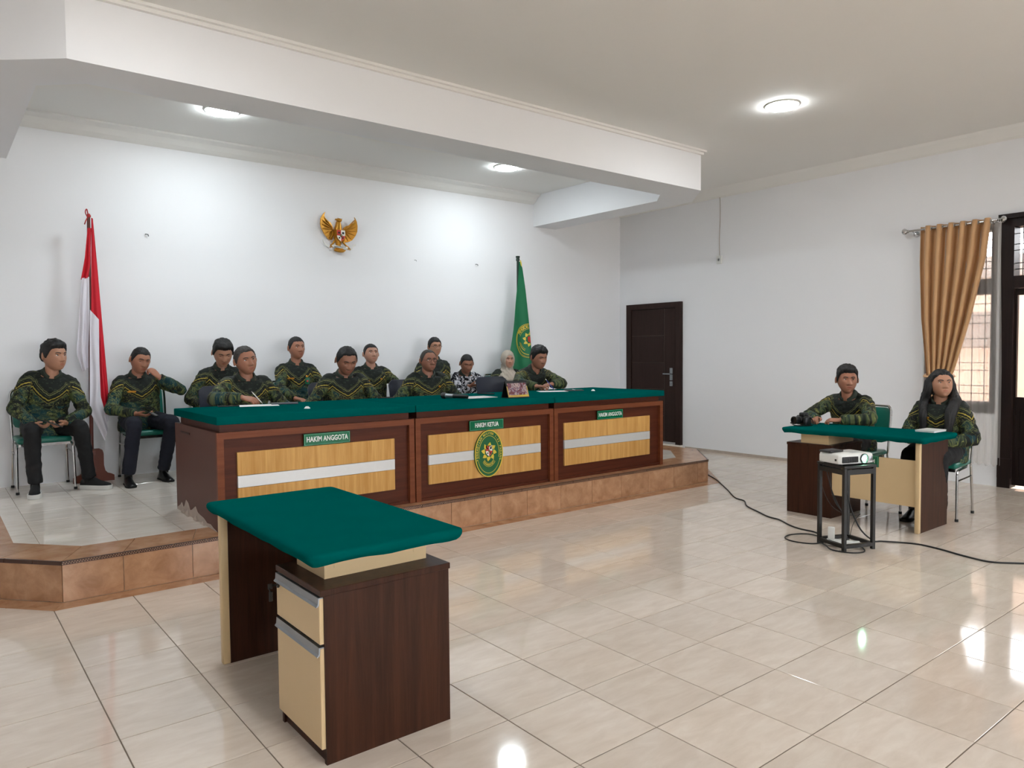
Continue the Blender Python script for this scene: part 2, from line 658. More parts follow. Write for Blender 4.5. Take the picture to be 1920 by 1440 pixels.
srest = MB()
for i in range(-3, 17):
    for j in range(-3, 7):
        x0, y0 = sx0 + i * TILE, sy0 + j * TILE
        p = clip_poly(IN_STAGE, x0 + 0.0015, x0 + TILE - 0.0015, y0 + 0.0015, y0 + TILE - 0.0015)
        if not p: continue
        seen = x0 < 1.6 or x0 > 5.8
        full = len(p) == 4 and abs(max(q[0] for q in p) - min(q[0] for q in p) - TILE + 0.003) < 1e-4 and abs(max(q[1] for q in p) - min(q[1] for q in p) - TILE + 0.003) < 1e-4
        if seen and full:
            inst(stm, 'stage_tile', stage, (x0 + TILE / 2, y0 + TILE / 2, ZS))
        elif seen:
            mm = MB(); mm.prism(p, ZS - 0.007, ZS); mm.build('stage_tile', 'stage_tile', stage)
        else:
            srest.prism(p, ZS - 0.007, ZS)
tag(srest.build('stage_tile_field', 'stage_tile', stage), kind='stuff')

# ---- walls and ceiling
m = MB(); m.box(XL - 0.15, XR + 0.15, YB, YB + 0.15, 0, ZC)
wall_back = struct(m.build('wall_back', 'wall'))
m = MB(); m.box(XL - 0.15, XL, YF, YB, 0, ZC)
struct(m.build('wall_left', 'wall'))
WF = [(-0.6, 2.2), (3.0, 5.8), (6.4, 8.2)]             # openings of windows added behind the camera for daylight (x)
m = MB()
m.box(XL - 0.15, XR + 0.15, YF - 0.15, YF, 0, 0.9); m.box(XL - 0.15, XR + 0.15, YF - 0.15, YF, 2.5, ZC)
xx = [XL - 0.15] + [q for w in WF for q in w] + [XR + 0.15]
for k in range(0, len(xx), 2): m.box(xx[k], xx[k + 1], YF - 0.15, YF, 0.9, 2.5)
struct(m.build('wall_front', 'wall'))
n = 3
for ax, rows in (('F', WF),):
    for p, q in rows:
        w = struct(empty('window_%d' % n, loc=(XL - 0.08, 0, 0) if ax == 'L' else (0, YF - 0.08, 0))); n += 1  # unseen windows, added to raise the room's light level
        P = lambda a0, a1, z0, z1, t: ((-t, t, a0, a1, z0, z1) if ax == 'L' else (a0, a1, -t, t, z0, z1))
        m = MB(); m.box(*P(p, p + 0.06, 0.9, 2.5, 0.05)); m.box(*P(q - 0.06, q, 0.9, 2.5, 0.05)); m.box(*P(p + 0.06, q - 0.06, 0.9, 0.96, 0.05)); m.box(*P(p + 0.06, q - 0.06, 2.44, 2.5, 0.05)); m.box(*P((p + q) / 2 - 0.03, (p + q) / 2 + 0.03, 0.96, 2.44, 0.05))
        m.build('window_frame', 'entry_wood', w)
        for a0, a1 in ((p + 0.06, (p + q) / 2 - 0.03), ((p + q) / 2 + 0.03, q - 0.06)):
            m = MB(); m.box(*P(a0, a1, 0.96, 2.44, 0.003)); m.build('pane', 'glass', w)
m = MB(); m.box(XL - 0.15, XR + 0.15, YF - 0.15, YB + 0.15, ZC, ZC + 0.12)
struct(m.build('ceiling', 'ceiling'))
DO = (1.72, 2.775)                  # entrance door opening (y)
WO = (2.815, 3.50, 0.80, 2.66)      # window opening
W2 = (-2.6, 0.4, 0.80, 2.66)  # extra side-wall window out of view, added to let in more daylight
m = MB()
T = 0.16
m.box(XR, XR + T, WO[1], YB, 0, ZC)
m.box(XR, XR + T, WO[0], WO[1], 0, WO[2]); m.box(XR, XR + T, WO[0], WO[1], WO[3], ZC)
m.box(XR, XR + T, DO[1], WO[0], 0, ZC)
m.box(XR, XR + T, DO[0], DO[1], 2.72, ZC)
m.box(XR, XR + T, W2[1], DO[0], 0, ZC)
m.box(XR, XR + T, W2[0], W2[1], 0, W2[2]); m.box(XR, XR + T, W2[0], W2[1], W2[3], ZC)
m.box(XR, XR + T, YF, W2[0], 0, ZC)
wall_right = struct(m.build('wall_right', 'wall'))
# baseboard worn strip at the foot of the right wall
m = MB(); m.box(XR - 0.006, XR, 3.6, 6.75, 0, 0.035)
MAT['scuff'] = plain('scuffed_wall_foot', srgb(182, 168, 156), 0.8, var=0.25, scale=14)
struct(m.build('baseboard_right', 'scuff'))

# ---- beam frame over the stage and cornices
BO = [(0.23, YB), (0.23, 5.55), (0.72, 5.13), (6.78, 5.13), (7.21, 5.58), (7.21, YB)]
BI = [(0.63, YB), (0.63, 5.76), (0.88, 5.53), (6.59, 5.55), (6.83, 5.80), (6.80, YB)]
ZB = 3.19
m = MB()
n = len(BO)
vs = [(x, y, ZB) for x, y in BO] + [(x, y, ZB) for x, y in BI] + [(x, y, ZC) for x, y in BO] + [(x, y, ZC) for x, y in BI]
fs = []
for i in range(n - 1):
    fs += [(i, i + 1, n + i + 1, n + i), (2 * n + i, 3 * n + i, 3 * n + i + 1, 2 * n + i + 1), (i, 2 * n + i, 2 * n + i + 1, i + 1), (n + i, n + i + 1, 3 * n + i + 1, 3 * n + i)]
fs += [(0, n, 3 * n, 2 * n), (n - 1, 3 * n - 1, 4 * n - 1, 2 * n - 1)]
m.add(vs, fs)
struct(m.build('ceiling_beam', 'wall'), 'white dropped beam framing the ceiling over the stage')
m = MB()
m.prism([(YB, 3.495), (YB, ZC), (7.86, ZC), (7.86, 3.60), (7.92, 3.575), (7.96, 3.53), (8.0, 3.505)], 0.63, 6.80, 'X')
struct(m.build('ceiling_cornice', 'ceiling'), 'cornice along the end wall above the stage')
m = MB()
c1, c2 = offset_poly(BO, -0.03), offset_poly(BO, -0.06)
for P, Q, z0, z1 in ((BO, c1, 3.575, 3.60), (BO, c2, 3.60, ZC)):
    for i in range(1, 4):
        m.prism([P[i], P[i + 1], Q[i + 1], Q[i]], z0, z1)
struct(m.build('beam_cornice', 'ceiling'), 'thin moulding where the dropped beam meets the ceiling')
m = MB()
m.prism([(XR, 3.50), (XR, ZC), (XR - 0.12, ZC), (XR - 0.10, 3.59), (XR - 0.03, 3.52)], YF, YB, 'Y')
struct(m.build('wall_cornice', 'ceiling'), 'shallow cornice along the side wall')

# ---- dark panelled door beside the stage (right wall)
d = struct(empty('door_1', loc=(XR, 7.32, 0)), 'dark brown panelled door beside the stage')
m = MB()
W = 0.525
m.box(-0.05, 0, -W, -W + 0.095, 0.05, 2.13); m.box(-0.05, 0, W - 0.095, W, 0.05, 2.13); m.box(-0.05, 0, -W + 0.095, W - 0.095, 2.05, 2.13)
m.build('door_frame', 'door_wood', d)
m = MB(); m.box(-0.03, 0, -W + 0.097, W - 0.097, 0.08, 2.048)
leaf = m.build('door_leaf', 'door_wood', d)
ys = -0.21
for z0, z1 in ((0.09, 0.455), (0.46, 0.85), (0.855, 1.245), (1.25, 1.645), (1.65, 2.04)):
    m = MB(); m.rbox(-0.038, -0.03, ys + 0.004, W - 0.105, z0, z1, 0.003, 1)
    m.build('panel', 'door_wood', leaf)
m = MB(); m.rbox(-0.038, -0.03, -W + 0.105, ys - 0.004, 0.09, 2.04, 0.003, 1)
m.build('panel', 'door_wood', leaf)
m = MB(); m.box(-0.0312, -0.03, ys - 0.004, ys + 0.004, 0.09, 2.04)
for z in (0.4575, 0.8525, 1.2475, 1.6475): m.box(-0.0312, -0.03, ys + 0.004, W - 0.105, z - 0.003, z + 0.003)
m.build('groove_line', 'door_groove', leaf)
m = MB()
for z0, z1 in ((1.085, 1.17), (0.99, 1.075), (0.905, 0.975)): m.rbox(-0.05, -0.038, -0.375, -0.325, z0, z1, 0.003, 1)
m.tube([(-0.05, -0.35, 1.083), (-0.085, -0.35, 1.083), (-0.085, -0.33, 1.083), (-0.085, -0.23, 1.083)], 0.009, 8)
h = m.build('door_handle', 'alu', leaf, True)
m = MB(); m.tube([(-0.05, -0.36, 0.94), (-0.07, -0.36, 0.935), (-0.072, -0.362, 0.915)], 0.006, 6)
m.build('key', 'alu', leaf, True)
m = MB(); m.box(-0.06, 0, -W, W, 0.0, 0.05)
m.build('threshold', 'stage_tile', d)

# ---- entrance door (black wood, glazed) and window with iron grille
d = struct(empty('door_2', loc=(XR, 0, 0)), 'black wooden entrance door with glass and grilled transom')
y0, y1 = DO
m = MB()
m.box(-0.03, 0.14, y1 - 0.115, y1, 0, 2.72); m.box(-0.03, 0.14, y0, y0 + 0.115, 0, 2.72)
m.box(-0.03, 0.14, y0 + 0.115, y1 - 0.115, 2.63, 2.72); m.box(-0.03, 0.14, y0 + 0.115, y1 - 0.115, 2.02, 2.14)
m.build('door_frame', 'entry_wood', d)
m = MB(); m.box(-0.06, -0.03, y0 - 0.02, y1 + 0.02, 2.715, 2.76); m.build('door_head', 'entry_wood', d)
m = MB()
ya, yb = y0 + 0.118, y1 - 0.118
m.box(0.02, 0.06, ya, ya + 0.09, 0.03, 2.015); m.box(0.02, 0.06, yb - 0.02, yb, 0.03, 2.015)
m.box(0.02, 0.06, ya + 0.09, yb - 0.02, 1.95, 2.015); m.box(0.02, 0.06, ya + 0.09, yb - 0.02, 0.86, 0.925)
m.box(0.025, 0.055, ya + 0.09, yb - 0.02, 0.03, 0.86)
m.build('door_leaf', 'entry_wood', d)
for z0, z1 in ((0.10, 0.42), (0.48, 0.80)):
    m = MB(); m.rbox(0.012, 0.025, ya + 0.13, yb - 0.06, z0, z1, 0.006, 1); m.build('panel', 'entry_wood', d)
m = MB(); m.box(0.038, 0.042, ya + 0.09, yb - 0.02, 0.925, 1.95); m.build('pane', 'glass', d)
m = MB(); m.box(0.1, 0.104, y0 + 0.115, y1 - 0.115, 2.14, 2.63); m.build('pane', 'glass', d)
for z in (2.21, 2.27, 2.40, 2.46, 2.565):
    m = MB(); m.tube([(0.03, y0 + 0.115, z), (0.03, y1 - 0.115, z)], 0.0045, 6); m.build('grille_bar', 'iron', d)
for y in np.arange(y0 + 0.2, y1 - 0.12, 0.085):
    m = MB(); m.tube([(0.03, y, 2.14), (0.03, y, 2.63)], 0.0045, 6); m.build('grille_bar', 'iron', d)
m = MB(); m.box(-0.035, -0.028, y1 - 0.13, y1, 0.10, 0.30); m.build('kick_block', 'entry_wood', d)


def window(name, WO, nbar):
    w = struct(empty(name, loc=(XR, 0, 0)))
    y0, y1, z0, z1 = WO
    m = MB()
    m.box(-0.01, 0.12, y0, y0 + 0.05, z0 - 0.05, z1); m.box(-0.01, 0.12, y1 - 0.05, y1, z0 - 0.05, z1)
    m.box(-0.01, 0.12, y0 + 0.05, y1 - 0.05, z0 - 0.05, z0 + 0.065); m.box(-0.01, 0.12, y0 + 0.05, y1 - 0.05, z1 - 0.04, z1)
    m.box(-0.01, 0.12, y0 + 0.05, y1 - 0.05, 1.975, 2.135)
    m.build('window_frame', 'entry_wood', w)
    for a, b in ((z0 + 0.065, 1.975), (2.135, z1 - 0.04)):
        m = MB(); m.box(0.06, 0.064, y0 + 0.05, y1 - 0.05, a, b); m.build('pane', 'glass', w)
    zs = [0.95, 1.03, 1.19, 1.27, 1.43, 1.52, 1.68, 1.76, 1.88, 2.24, 2.31, 2.45, 2.53]
    for z in zs:
        m = MB(); m.tube([(0.02, y0 + 0.05, z), (0.02, y1 - 0.05, z)], 0.0045, 6); m.build('grille_bar', 'iron', w)
    for k in range(nbar):
        y = y0 + 0.05 + (y1 - y0 - 0.1) * (k + 0.5) / nbar
        m = MB(); m.tube([(0.02, y, z0 + 0.06), (0.02, y, z1 - 0.04)], 0.0045, 6); m.build('grille_bar', 'iron', w)
    return w


window('window_1', WO, 5)
window('window_2', W2, 20)
# ---- what stands outside the window
MAT['outside_wall'] = plain('outside_wall', srgb(222, 196, 178), 0.85, var=0.05, scale=3)
MAT['outside_trim'] = plain('outside_trim', srgb(150, 140, 134), 0.8)
MAT['outside_ground'] = plain('outside_ground', srgb(214, 202, 186), 0.9)
m = MB(); m.box(XR + 0.16, 11.4, -9, 15, 3.10, 3.22)  # unseen slab, added to keep sky light off the sheer and outside wall
struct(m.build('added_roof', 'outside_wall'), 'unseen veranda roof added outside the side wall to cut sky light')
m = MB(); m.box(12.2, 12.4, -8, 14, -0.2, 2.7)
ow = struct(m.build('exterior_wall', 'outside_wall'), 'pale neighbouring wall seen through the window')
m = MB(); m.box(12.14, 12.2, 3.9, 4.7, 1.45, 1.95); m.build('wall_vent', 'outside_trim', ow)
m = MB(); m.box(12.12, 12.2, -8, 14, 2.45, 2.75); m.build('fascia', 'outside_trim', ow)
m = MB(); m.box(-30, 40, -30, 40, -0.3, -0.13)
struct(m.build('exterior_ground', 'outside_ground'), 'paved ground outside the hall')


# ---- ceiling lights
def downlight(x, y, label, led='led'):
    t = empty('ceiling_light', label, 'ceiling light', (x, y, ZC), group='round ceiling lights')
    m = MB()
    m.lathe([(0.150, 0.0), (0.152, -0.006), (0.148, -0.010), (0.138, -0.011), (0.136, -0.009), (0.136, 0.0)], seg=32)
    m.build('housing', 'white_plastic', t, True)
    m = MB(); m.lathe([(0.134, -0.008), (0.133, -0.020), (0.128, -0.024), (0.10, -0.027), (0.001, -0.028)], seg=32)
    m.build('diffuser', led, t, True)
    return t


downlight(2.17, 6.89, 'round ceiling light inside the beam frame, above the red and white flag side', 'led_cool')
downlight(5.48, 6.95, 'round ceiling light inside the beam frame, above the green flag side', 'led_cool')
downlight(6.10, 3.73, 'round ceiling light on the open ceiling in front of the dropped beam')
downlight(1.04, 3.73, 'round unseen ceiling light added above the lone pedestal desk')  # lamp out of view, added to brighten the floor on the left
downlight(6.1, 0.4, 'round unseen ceiling light added on the entrance side, behind the camera')  # unseen lamp, added to lift the light level of the hall
downlight(1.04, 0.4, 'round unseen ceiling light added straight above the camera')  # another added lamp out of view, there for overall brightness

# ================================================================== FURNITURE
def extr_text(mb, s, size, place, bold=0.0, ext=0.0008):
    vs, fs = text_geo(s, size, bold, ext)
    mb.add([place(v) for v in vs], fs)
    return mb


# ---- judges' desks
YD0, YD1 = 4.99, 6.02
H0, H1, H2, H3 = ZS, 0.905, 0.957, 1.012


def judge_desk(x0, x1, px0, px1, sx0, sx1, text, label, emblem=False):
    t = empty('judge_desk', label, 'desk', ((x0 + x1) / 2, (YD0 + YD1) / 2, ZS), group='three joined desks on the stage')
    ox, oy, oz = (x0 + x1) / 2, (YD0 + YD1) / 2, ZS
    def bd(m, name, mat, par=t, sm=False):
        m.v = [(a - ox, b - oy, c - oz) for a, b, c in m.v]
        return m.build(name, mat, par, sm)
    fw = 0.045
    # carcass
    for xa in (x0, x1 - 0.025):
        m = MB(); m.box(xa, xa + 0.025, YD0 + 0.03, YD1, H0, H1)
        bd(m, 'side_panel', 'bench_side')
    m = MB(); m.box(x0 + 0.025, x1 - 0.025, YD0 + 0.03, YD0 + 0.05, H0, H1 - 0.025)
    bd(m, 'recessed_front', 'bench_wood')
    m = MB(); m.box(x0 + 0.025, x1 - 0.025, YD0 + 0.05, YD1, H1 - 0.024, H1 - 0.001)
    bd(m, 'shelf_top', 'bench_side')
    # face frame
    m = MB()
    m.box(x0, x0 + fw, YD0, YD0 + 0.03, H0, H1); m.box(x1 - fw, x1, YD0, YD0 + 0.03, H0, H1)
    m.box(x0 + fw, x1 - fw, YD0, YD0 + 0.03, H1 - fw, H1)
    bd(m, 'front_frame', 'bench_frame')
    m = MB(); m.box(x0 + fw, x1 - fw, YD0 + 0.012, YD0 + 0.03, H0, 0.262)
    bd(m, 'plinth', 'bench_wood')
    # upper set-back block
    m = MB(); m.box(x0 + 0.03, x1 - 0.03, YD0 + 0.035, YD1 - 0.05, H1, H2 + 0.002)
    bd(m, 'upper_block', 'bench_wood')
    # light panel with silver strip
    m = MB(); m.rbox(px0, px1, YD0 + 0.012, YD0 + 0.03, 0.605, 0.763, 0.001, 1)
    bd(m, 'oak_panel', 'oak')
    m = MB(); m.rbox(px0, px1, YD0 + 0.012, YD0 + 0.03, 0.366, 0.521, 0.001, 1)
    bd(m, 'oak_panel', 'oak')
    m = MB(); m.rbox(px0, px1, YD0 + 0.0105, YD0 + 0.03, 0.523, 0.603, 0.001, 1)
    bd(m, 'silver_strip', 'silver')
    # name plate
    m = MB(); m.rbox(sx0, sx1, YD0 + 0.006, YD0 + 0.012, 0.766, 0.852, 0.0015, 1)
    s = bd(m, 'name_plate', 'sign_green')
    cx, cz = (sx0 + sx1) / 2, 0.809
    m = MB()
    m.box(sx0 + 0.006, sx1 - 0.006, YD0 + 0.0052, YD0 + 0.0062, 0.771, 0.7725); m.box(sx0 + 0.006, sx1 - 0.006, YD0 + 0.0052, YD0 + 0.0062, 0.8455, 0.847)
    m.box(sx0 + 0.006, sx0 + 0.0075, YD0 + 0.0052, YD0 + 0.0062, 0.7725, 0.8455); m.box(sx1 - 0.0075, sx1 - 0.006, YD0 + 0.0052, YD0 + 0.0062, 0.7725, 0.8455)
    bd(m, 'plate_border', 'sign_edge', s)
    m = MB()
    extr_text(m, text, 0.053, lambda v: (cx + v[0] * 0.72, YD0 + 0.0055 - v[2], cz + v[1]), 0.0009)
    bd(m, 'lettering', 'sign_text', s)
    # cloth-covered top
    m = MB(); m.rbox(x0 - 0.004, x1 + 0.002, YD0 - 0.018, YD1 + 0.01, H2, H3, 0.006, 2)
    bd(m, 'cloth_top', 'green_cloth', t, True)
    return t, bd


d1, bd1 = judge_desk(1.485, 2.989, 1.62, 2.818, 2.085, 2.444, 'HAKIM ANGGOTA', 'green topped wooden judge desk with chipped side panel, end nearest the red and white flag')
d2, bd2 = judge_desk(3.001, 4.452, 3.127, 4.307, 3.523, 3.882, 'HAKIM KETUA', 'green topped wooden judge desk in the middle carrying the oval court emblem')
d3, bd3 = judge_desk(4.462, 5.973, 4.597, 5.781, 5.021, 5.377, 'HAKIM ANGGOTA', 'green topped wooden judge desk with desk calendar, end nearest the green flag')

# chipped laminate at the foot of the outer side panel
pts = [(5.03, 0.242), (5.10, 0.252), (5.17, 0.268), (5.25, 0.262), (5.33, 0.285), (5.42, 0.292), (5.47, 0.30), (5.52, 0.335), (5.60, 0.30), (5.66, 0.285), (5.71, 0.33), (5.76, 0.345), (5.80, 0.30), (5.84, 0.275), (5.88, 0.31), (5.92, 0.285), (5.99, 0.262), (6.015, 0.242)]
m = MB(); m.prism(pts, 1.4815, 1.488, 'X'); bd1(m, 'chipped_edge', 'chip')
m = MB()
for y, h, x in ((5.50, 0.040, 0.016), (5.70, 0.050, 0.02), (5.83, 0.03, 0.014), (5.33, 0.022, 0.014)):
    m.add([(1.4815, y - 0.05, 0.242), (1.4815 - x, y - 0.06, 0.242), (1.4815 - x, y + 0.03, 0.242), (1.4815, y + 0.05, 0.242), (1.479, y, 0.242 + h)], [(0, 1, 4), (1, 2, 4), (2, 3, 4), (0, 3, 2, 1)])
tag(bd1(m, 'chipped_splinters', 'chip'), kind='stuff')
m = MB(); m.rbox(1.4825, 1.486, 5.62, 5.86, 0.842, 0.856, 0.001, 1); bd1(m, 'scratch_mark', 'desk_wood')

# ---- oval court emblem on the middle desk
EX, EZ, EA, EB = 3.715, 0.565, 0.148, 0.2
yE = YD0 - 0.004


def oval(a, b, y0, y1, n=56):
    m = MB(); m.prism([(EX + a * math.cos(2 * math.pi * k / n), EZ + b * math.sin(2 * math.pi * k / n)) for k in range(n)], y0, y1, 'Y'); return m


def oval_ring(m, a, b, w, y0, y1, t0=0.0, t1=1.0, n=56, cx=EX, cz=EZ):
    P, Q = [], []
    for k in range(n + 1):
        t = 2 * math.pi * (t0 + (t1 - t0) * k / n)
        P.append((cx + a * math.cos(t), cz + b * math.sin(t))); Q.append((cx + (a - w) * math.cos(t), cz + (b - w) * math.sin(t)))
    for k in range(n):
        m.prism([P[k], P[k + 1], Q[k + 1], Q[k]], y0, y1, 'Y')
    return m


em = bd2(oval(EA, EB, yE, YD0 + 0.0105), 'court_emblem', 'emblem_green')
m = MB(); oval_ring(m, EA, EB, 0.008, yE - 0.003, yE + 0.001)
bd2(m, 'emblem_rim', 'emblem_yellow', em)
m = MB(); oval_ring(m, EA - 0.040, EB - 0.048, 0.0035, yE - 0.0015, yE + 0.001, -0.04, 0.54)
bd2(m, 'emblem_line', 'emblem_yellow', em)
m = MB()
for k in range(46):
    t = 2 * math.pi * (0.56 + 0.38 * k / 45)
    c = (EX + (EA - 0.028) * math.cos(t), EZ + (EB - 0.034) * math.sin(t))
    m.prism([(c[0] - 0.0035, c[1]), (c[0], c[1] - 0.0035), (c[0] + 0.0035, c[1]), (c[0], c[1] + 0.0035)], yE - 0.0015, yE + 0.001, 'Y')
tag(bd2(m, 'emblem_garland', 'emblem_yellow', em), kind='stuff')


def arc_text(m, s, a, b, t0, t1, size, yy, cx=EX, cz=EZ, flip=False, bold=0.0006):
    n = len(s)
    for i, ch in enumerate(s):
        if ch == ' ': continue
        f = (i + 0.5) / n
        t = t0 + (t1 - t0) * f
        px, pz = cx + a * math.cos(t), cz + b * math.sin(t)
        tx, tz = -a * math.sin(t), b * math.cos(t)
        if not flip: tx, tz = -tx, -tz
        l = math.hypot(tx, tz); tx /= l; tz /= l
        nx, nz = -tz, tx
        vs, fs = text_geo(ch, size, bold, 0.0006)
        m.add([(px + v[0] * tx + v[1] * nx, yy - v[2], pz + v[0] * tz + v[1] * nz) for v in vs], fs)


m = MB()
arc_text(m, 'PENGADILAN MILITER I-03 PADANG', EA - 0.024, EB - 0.028, math.radians(200), math.radians(-22), 0.025, yE - 0.0008)
arc_text(m, 'DHARMMAYUKTI', 0.072, 0.098, math.radians(218), math.radians(322), 0.017, yE - 0.0008, flip=True)
tag(bd2(m, 'emblem_lettering', 'emblem_yellow', em), kind='stuff')
m = MB(); oval_ring(m, 0.062, 0.086, 0.003, yE - 0.0015, yE + 0.001, 0.60, 0.90, 20); oval_ring(m, 0.084, 0.113, 0.003, yE - 0.0015, yE + 0.001, 0.61, 0.89, 20)
bd2(m, 'emblem_ribbon', 'emblem_yellow', em)


def star_emblem(m_star, cx, cz, r, yy, th=0.002, sx=1.0, half=None):
    """eight curved flame petals"""
    for k in range(8):
        a = math.radians(90 - 45 * k)
        if half and not half(math.cos(a)): continue
        e = lambda rr, da: (cx + sx * rr * math.cos(a + da), cz + rr * math.sin(a + da))
        m_star.prism([e(r * 0.56, -0.33), e(r * 0.70, -0.42), e(r * 0.99, -0.16), e(r * 0.80, 0.1), e(r * 0.60, 0.36), e(r * 0.52, 0.0)][::-1], yy - th, yy + 0.001, 'Y')


def shield(cx, cz, w, h, yy, bd, par, th=0.002):
    q = [('emblem_red', [(-w, h), (0, h), (0, 0), (-w, 0)]), ('emblem_white', [(0, h), (w, h), (w, 0), (0, 0)]),
         ('emblem_white', [(-w, 0), (0, 0), (0, -h), (-w * 0.55, -h * 0.72), (-w * 0.92, -h * 0.3)]), ('emblem_red', [(0, 0), (w, 0), (w * 0.92, -h * 0.3), (w * 0.55, -h * 0.72), (0, -h)])]
    for mat, p in q:
        m = MB(); m.prism([(cx + a, cz + b) for a, b in p], yy - th, yy + 0.001, 'Y'); bd(m, 'shield_quarter', mat, par)
    m = MB()
    for (a, b, r) in ((w * 0.5, h * 0.5, w * 0.3), (-w * 0.5, h * 0.5, w * 0.26), (-w * 0.42, -h * 0.4, w * 0.2), (w * 0.42, -h * 0.4, w * 0.2)):
        m.prism([(cx + a + r * math.cos(k * math.pi / 4), cz + b + r * math.sin(k * math.pi / 4)) for k in range(8)], yy - th * 1.5, yy, 'Y')
    tag(bd(m, 'shield_charge', 'black', par), kind='stuff')
    m = MB(); r = w * 0.36
    m.prism([(cx, cz + r), (cx + r * 0.8, cz + r * 0.5), (cx + r * 0.7, cz - r * 0.5), (cx, cz - r), (cx - r * 0.7, cz - r * 0.5), (cx - r * 0.8, cz + r * 0.5)], yy - th * 1.8, yy, 'Y')
    bd(m, 'shield_centre', 'black', par)
    m = MB()
    m.prism([(cx + w * 0.16 * (1 if k % 2 == 0 else 0.45) * math.sin(k * math.pi / 5), cz + w * 0.16 * (1 if k % 2 == 0 else 0.45) * math.cos(k * math.pi / 5)) for k in range(10)], yy - th * 2.2, yy, 'Y')
    bd(m, 'shield_star', 'emblem_yellow', par)


m = MB(); star_emblem(m, EX, EZ + 0.015, 0.083, yE)
bd2(m, 'emblem_star', 'emblem_yellow', em)
shield(EX, EZ + 0.022, 0.034, 0.046, yE, lambda m, n, mt, p: bd2(m, n, mt, p), em)


# ---- small office desks (pedestal, end panel, modesty panel, covered top)
def office_desk(label, loc, rz, post=0.0):
    """local: user side -X; pedestal at low y. x 0..0.53, y 0..1.12"""
    t = empty('office_desk', label, 'desk', loc, rz, group='green topped pedestal desks')
    m = MB()
    m.box(0.012, 0.522, 0.0, 0.018, 0.0, 0.592); m.box(0.012, 0.522, 0.385, 0.403, 0.0, 0.592)
    m.box(0.505, 0.522, 0.018, 0.385, 0.0, 0.592); m.box(0.03, 0.505, 0.018, 0.385, 0.035, 0.06)
    m.box(0.022, 0.03, 0.018, 0.385, 0.0, 0.058)
    m.build('pedestal', 'desk_wood', t)
    m = MB(); m.rbox(-0.002, 0.528, -0.004, 0.407, 0.592, 0.615, 0.002, 1)
    m.build('pedestal_top', 'desk_wood', t)
    for z0, z1, nm in ((0.424, 0.585, 'drawer'), (0.056, 0.412, 'drawer')):
        m = MB(); m.rbox(-0.003, 0.016, 0.006, 0.397, z0, z1, 0.002, 1)
        dr = m.build(nm, 'cream', t)
        m = MB()
        m.prism([(-0.006, z1 + 0.003), (0.014, z1 + 0.003), (0.014, z1 - 0.001), (-0.002, z1 - 0.001), (-0.004, z1 - 0.024), (-0.013, z1 - 0.03), (-0.014, z1 - 0.027), (-0.008, z1 - 0.02)], 0.006, 0.397, 'Y')
        m.build('drawer_pull', 'alu', dr)
        if z0 > 0.2:
            m = MB(); m.lathe([(0.009, 0.0), (0.011, -0.004), (0.009, -0.008), (0.001, -0.008)], (-0.003, 0.372, 0.545), 12, 'X')
            m.tube([(-0.011, 0.372, 0.547), (-0.028, 0.372, 0.546)], 0.003, 6)
            m.rbox(-0.046, -0.028, 0.3705, 0.3735, 0.536, 0.556, 0.001, 1)
            m.tube([(-0.04, 0.372, 0.538), (-0.04, 0.366, 0.53), (-0.036, 0.372, 0.524), (-0.04, 0.376, 0.532), (-0.04, 0.372, 0.538)], 0.0015, 5)
            m.rbox(-0.042, -0.028, 0.370, 0.374, 0.488, 0.526, 0.001, 1)
            m.build('lock_and_key', 'black', dr, True)
    m = MB(); m.box(0.065, 0.49, 0.11, 0.36, 0.615, 0.71)
    m.build('riser_block', 'cream', t)
    for x in (0.11, 0.44):
        m = MB(); m.lathe([(0.001, 0), (0.009, 0), (0.009, 0.002), (0.001, 0.002)], (x, 0.108, 0.655), 10, 'Y')
        m.build('screw_cover', 'cream', t)
    m = MB(); m.box(0.03 - post * 0.056, 0.53 - post * 0.056, 1.078, 1.103, 0.0, 0.70)
    m.build('end_panel', 'desk_wood', t)
    m = MB(); m.rbox(-0.006 + post, 0.03 + post, 1.072, 1.108, 0.0, 0.70, 0.008, 2)
    m.build('edge_post', 'cream', t, True)
    m = MB(); m.box(0.49, 0.508, 0.403, 1.078, 0.20, 0.56)
    m.build('modesty_panel', ['cream'], t)
    # cloth cover, rounded, slightly uneven hem
    m = MB()
    x0, x1, y0, y1, z1 = -0.045, 0.585, -0.03, 1.165, 0.745
    r = 0.035
    P = []
    for cx, cy, a0 in ((x1 - r, y1 - r, 0), (x0 + r, y1 - r, 90), (x0 + r, y0 + r, 180), (x1 - r, y0 + r, 270)):
        for k in range(7):
            a = math.radians(a0 + 15 * k); P.append((cx + r * math.cos(a), cy + r * math.sin(a), math.cos(a), math.sin(a)))
    Q = []
    for i in range(len(P)):
        a, b = P[i], P[(i + 1) % len(P)]
        L = math.hypot(a[0] - b[0], a[1] - b[1])
        ns = max(1, int(L / 0.03))
        for k in range(ns):
            f = k / ns
            Q.append(tuple(a[j] + (b[j] - a[j]) * f for j in range(4)))
    n = len(Q)
    rows = []
    for inset, dz in ((0.028, 0.0), (0.012, 0.0), (0.004, -0.003), (0.0, -0.010), (0.001, -0.022), (0.008, -0.034), (0.018, None), (0.03, -0.040)):
        row = []
        for q in Q:
            hem = -0.044 - 0.008 * noise.noise((q[0] * 9 + loc[0], q[1] * 9, 1.7)) if dz is None else dz
            row.append((q[0] - q[2] * inset, q[1] - q[3] * inset, z1 + hem))
        rows.append(row)
    vs = [p for row in rows for p in row]
    fs = [(i * n + k, i * n + (k + 1) % n, (i + 1) * n + (k + 1) % n, (i + 1) * n + k) for i in range(len(rows) - 1) for k in range(n)]
    K_ = len(vs); vs += [((x0 + x1) / 2, (y0 + y1) / 2, z1), ((x0 + x1) / 2, (y0 + y1) / 2, z1 - 0.04)]
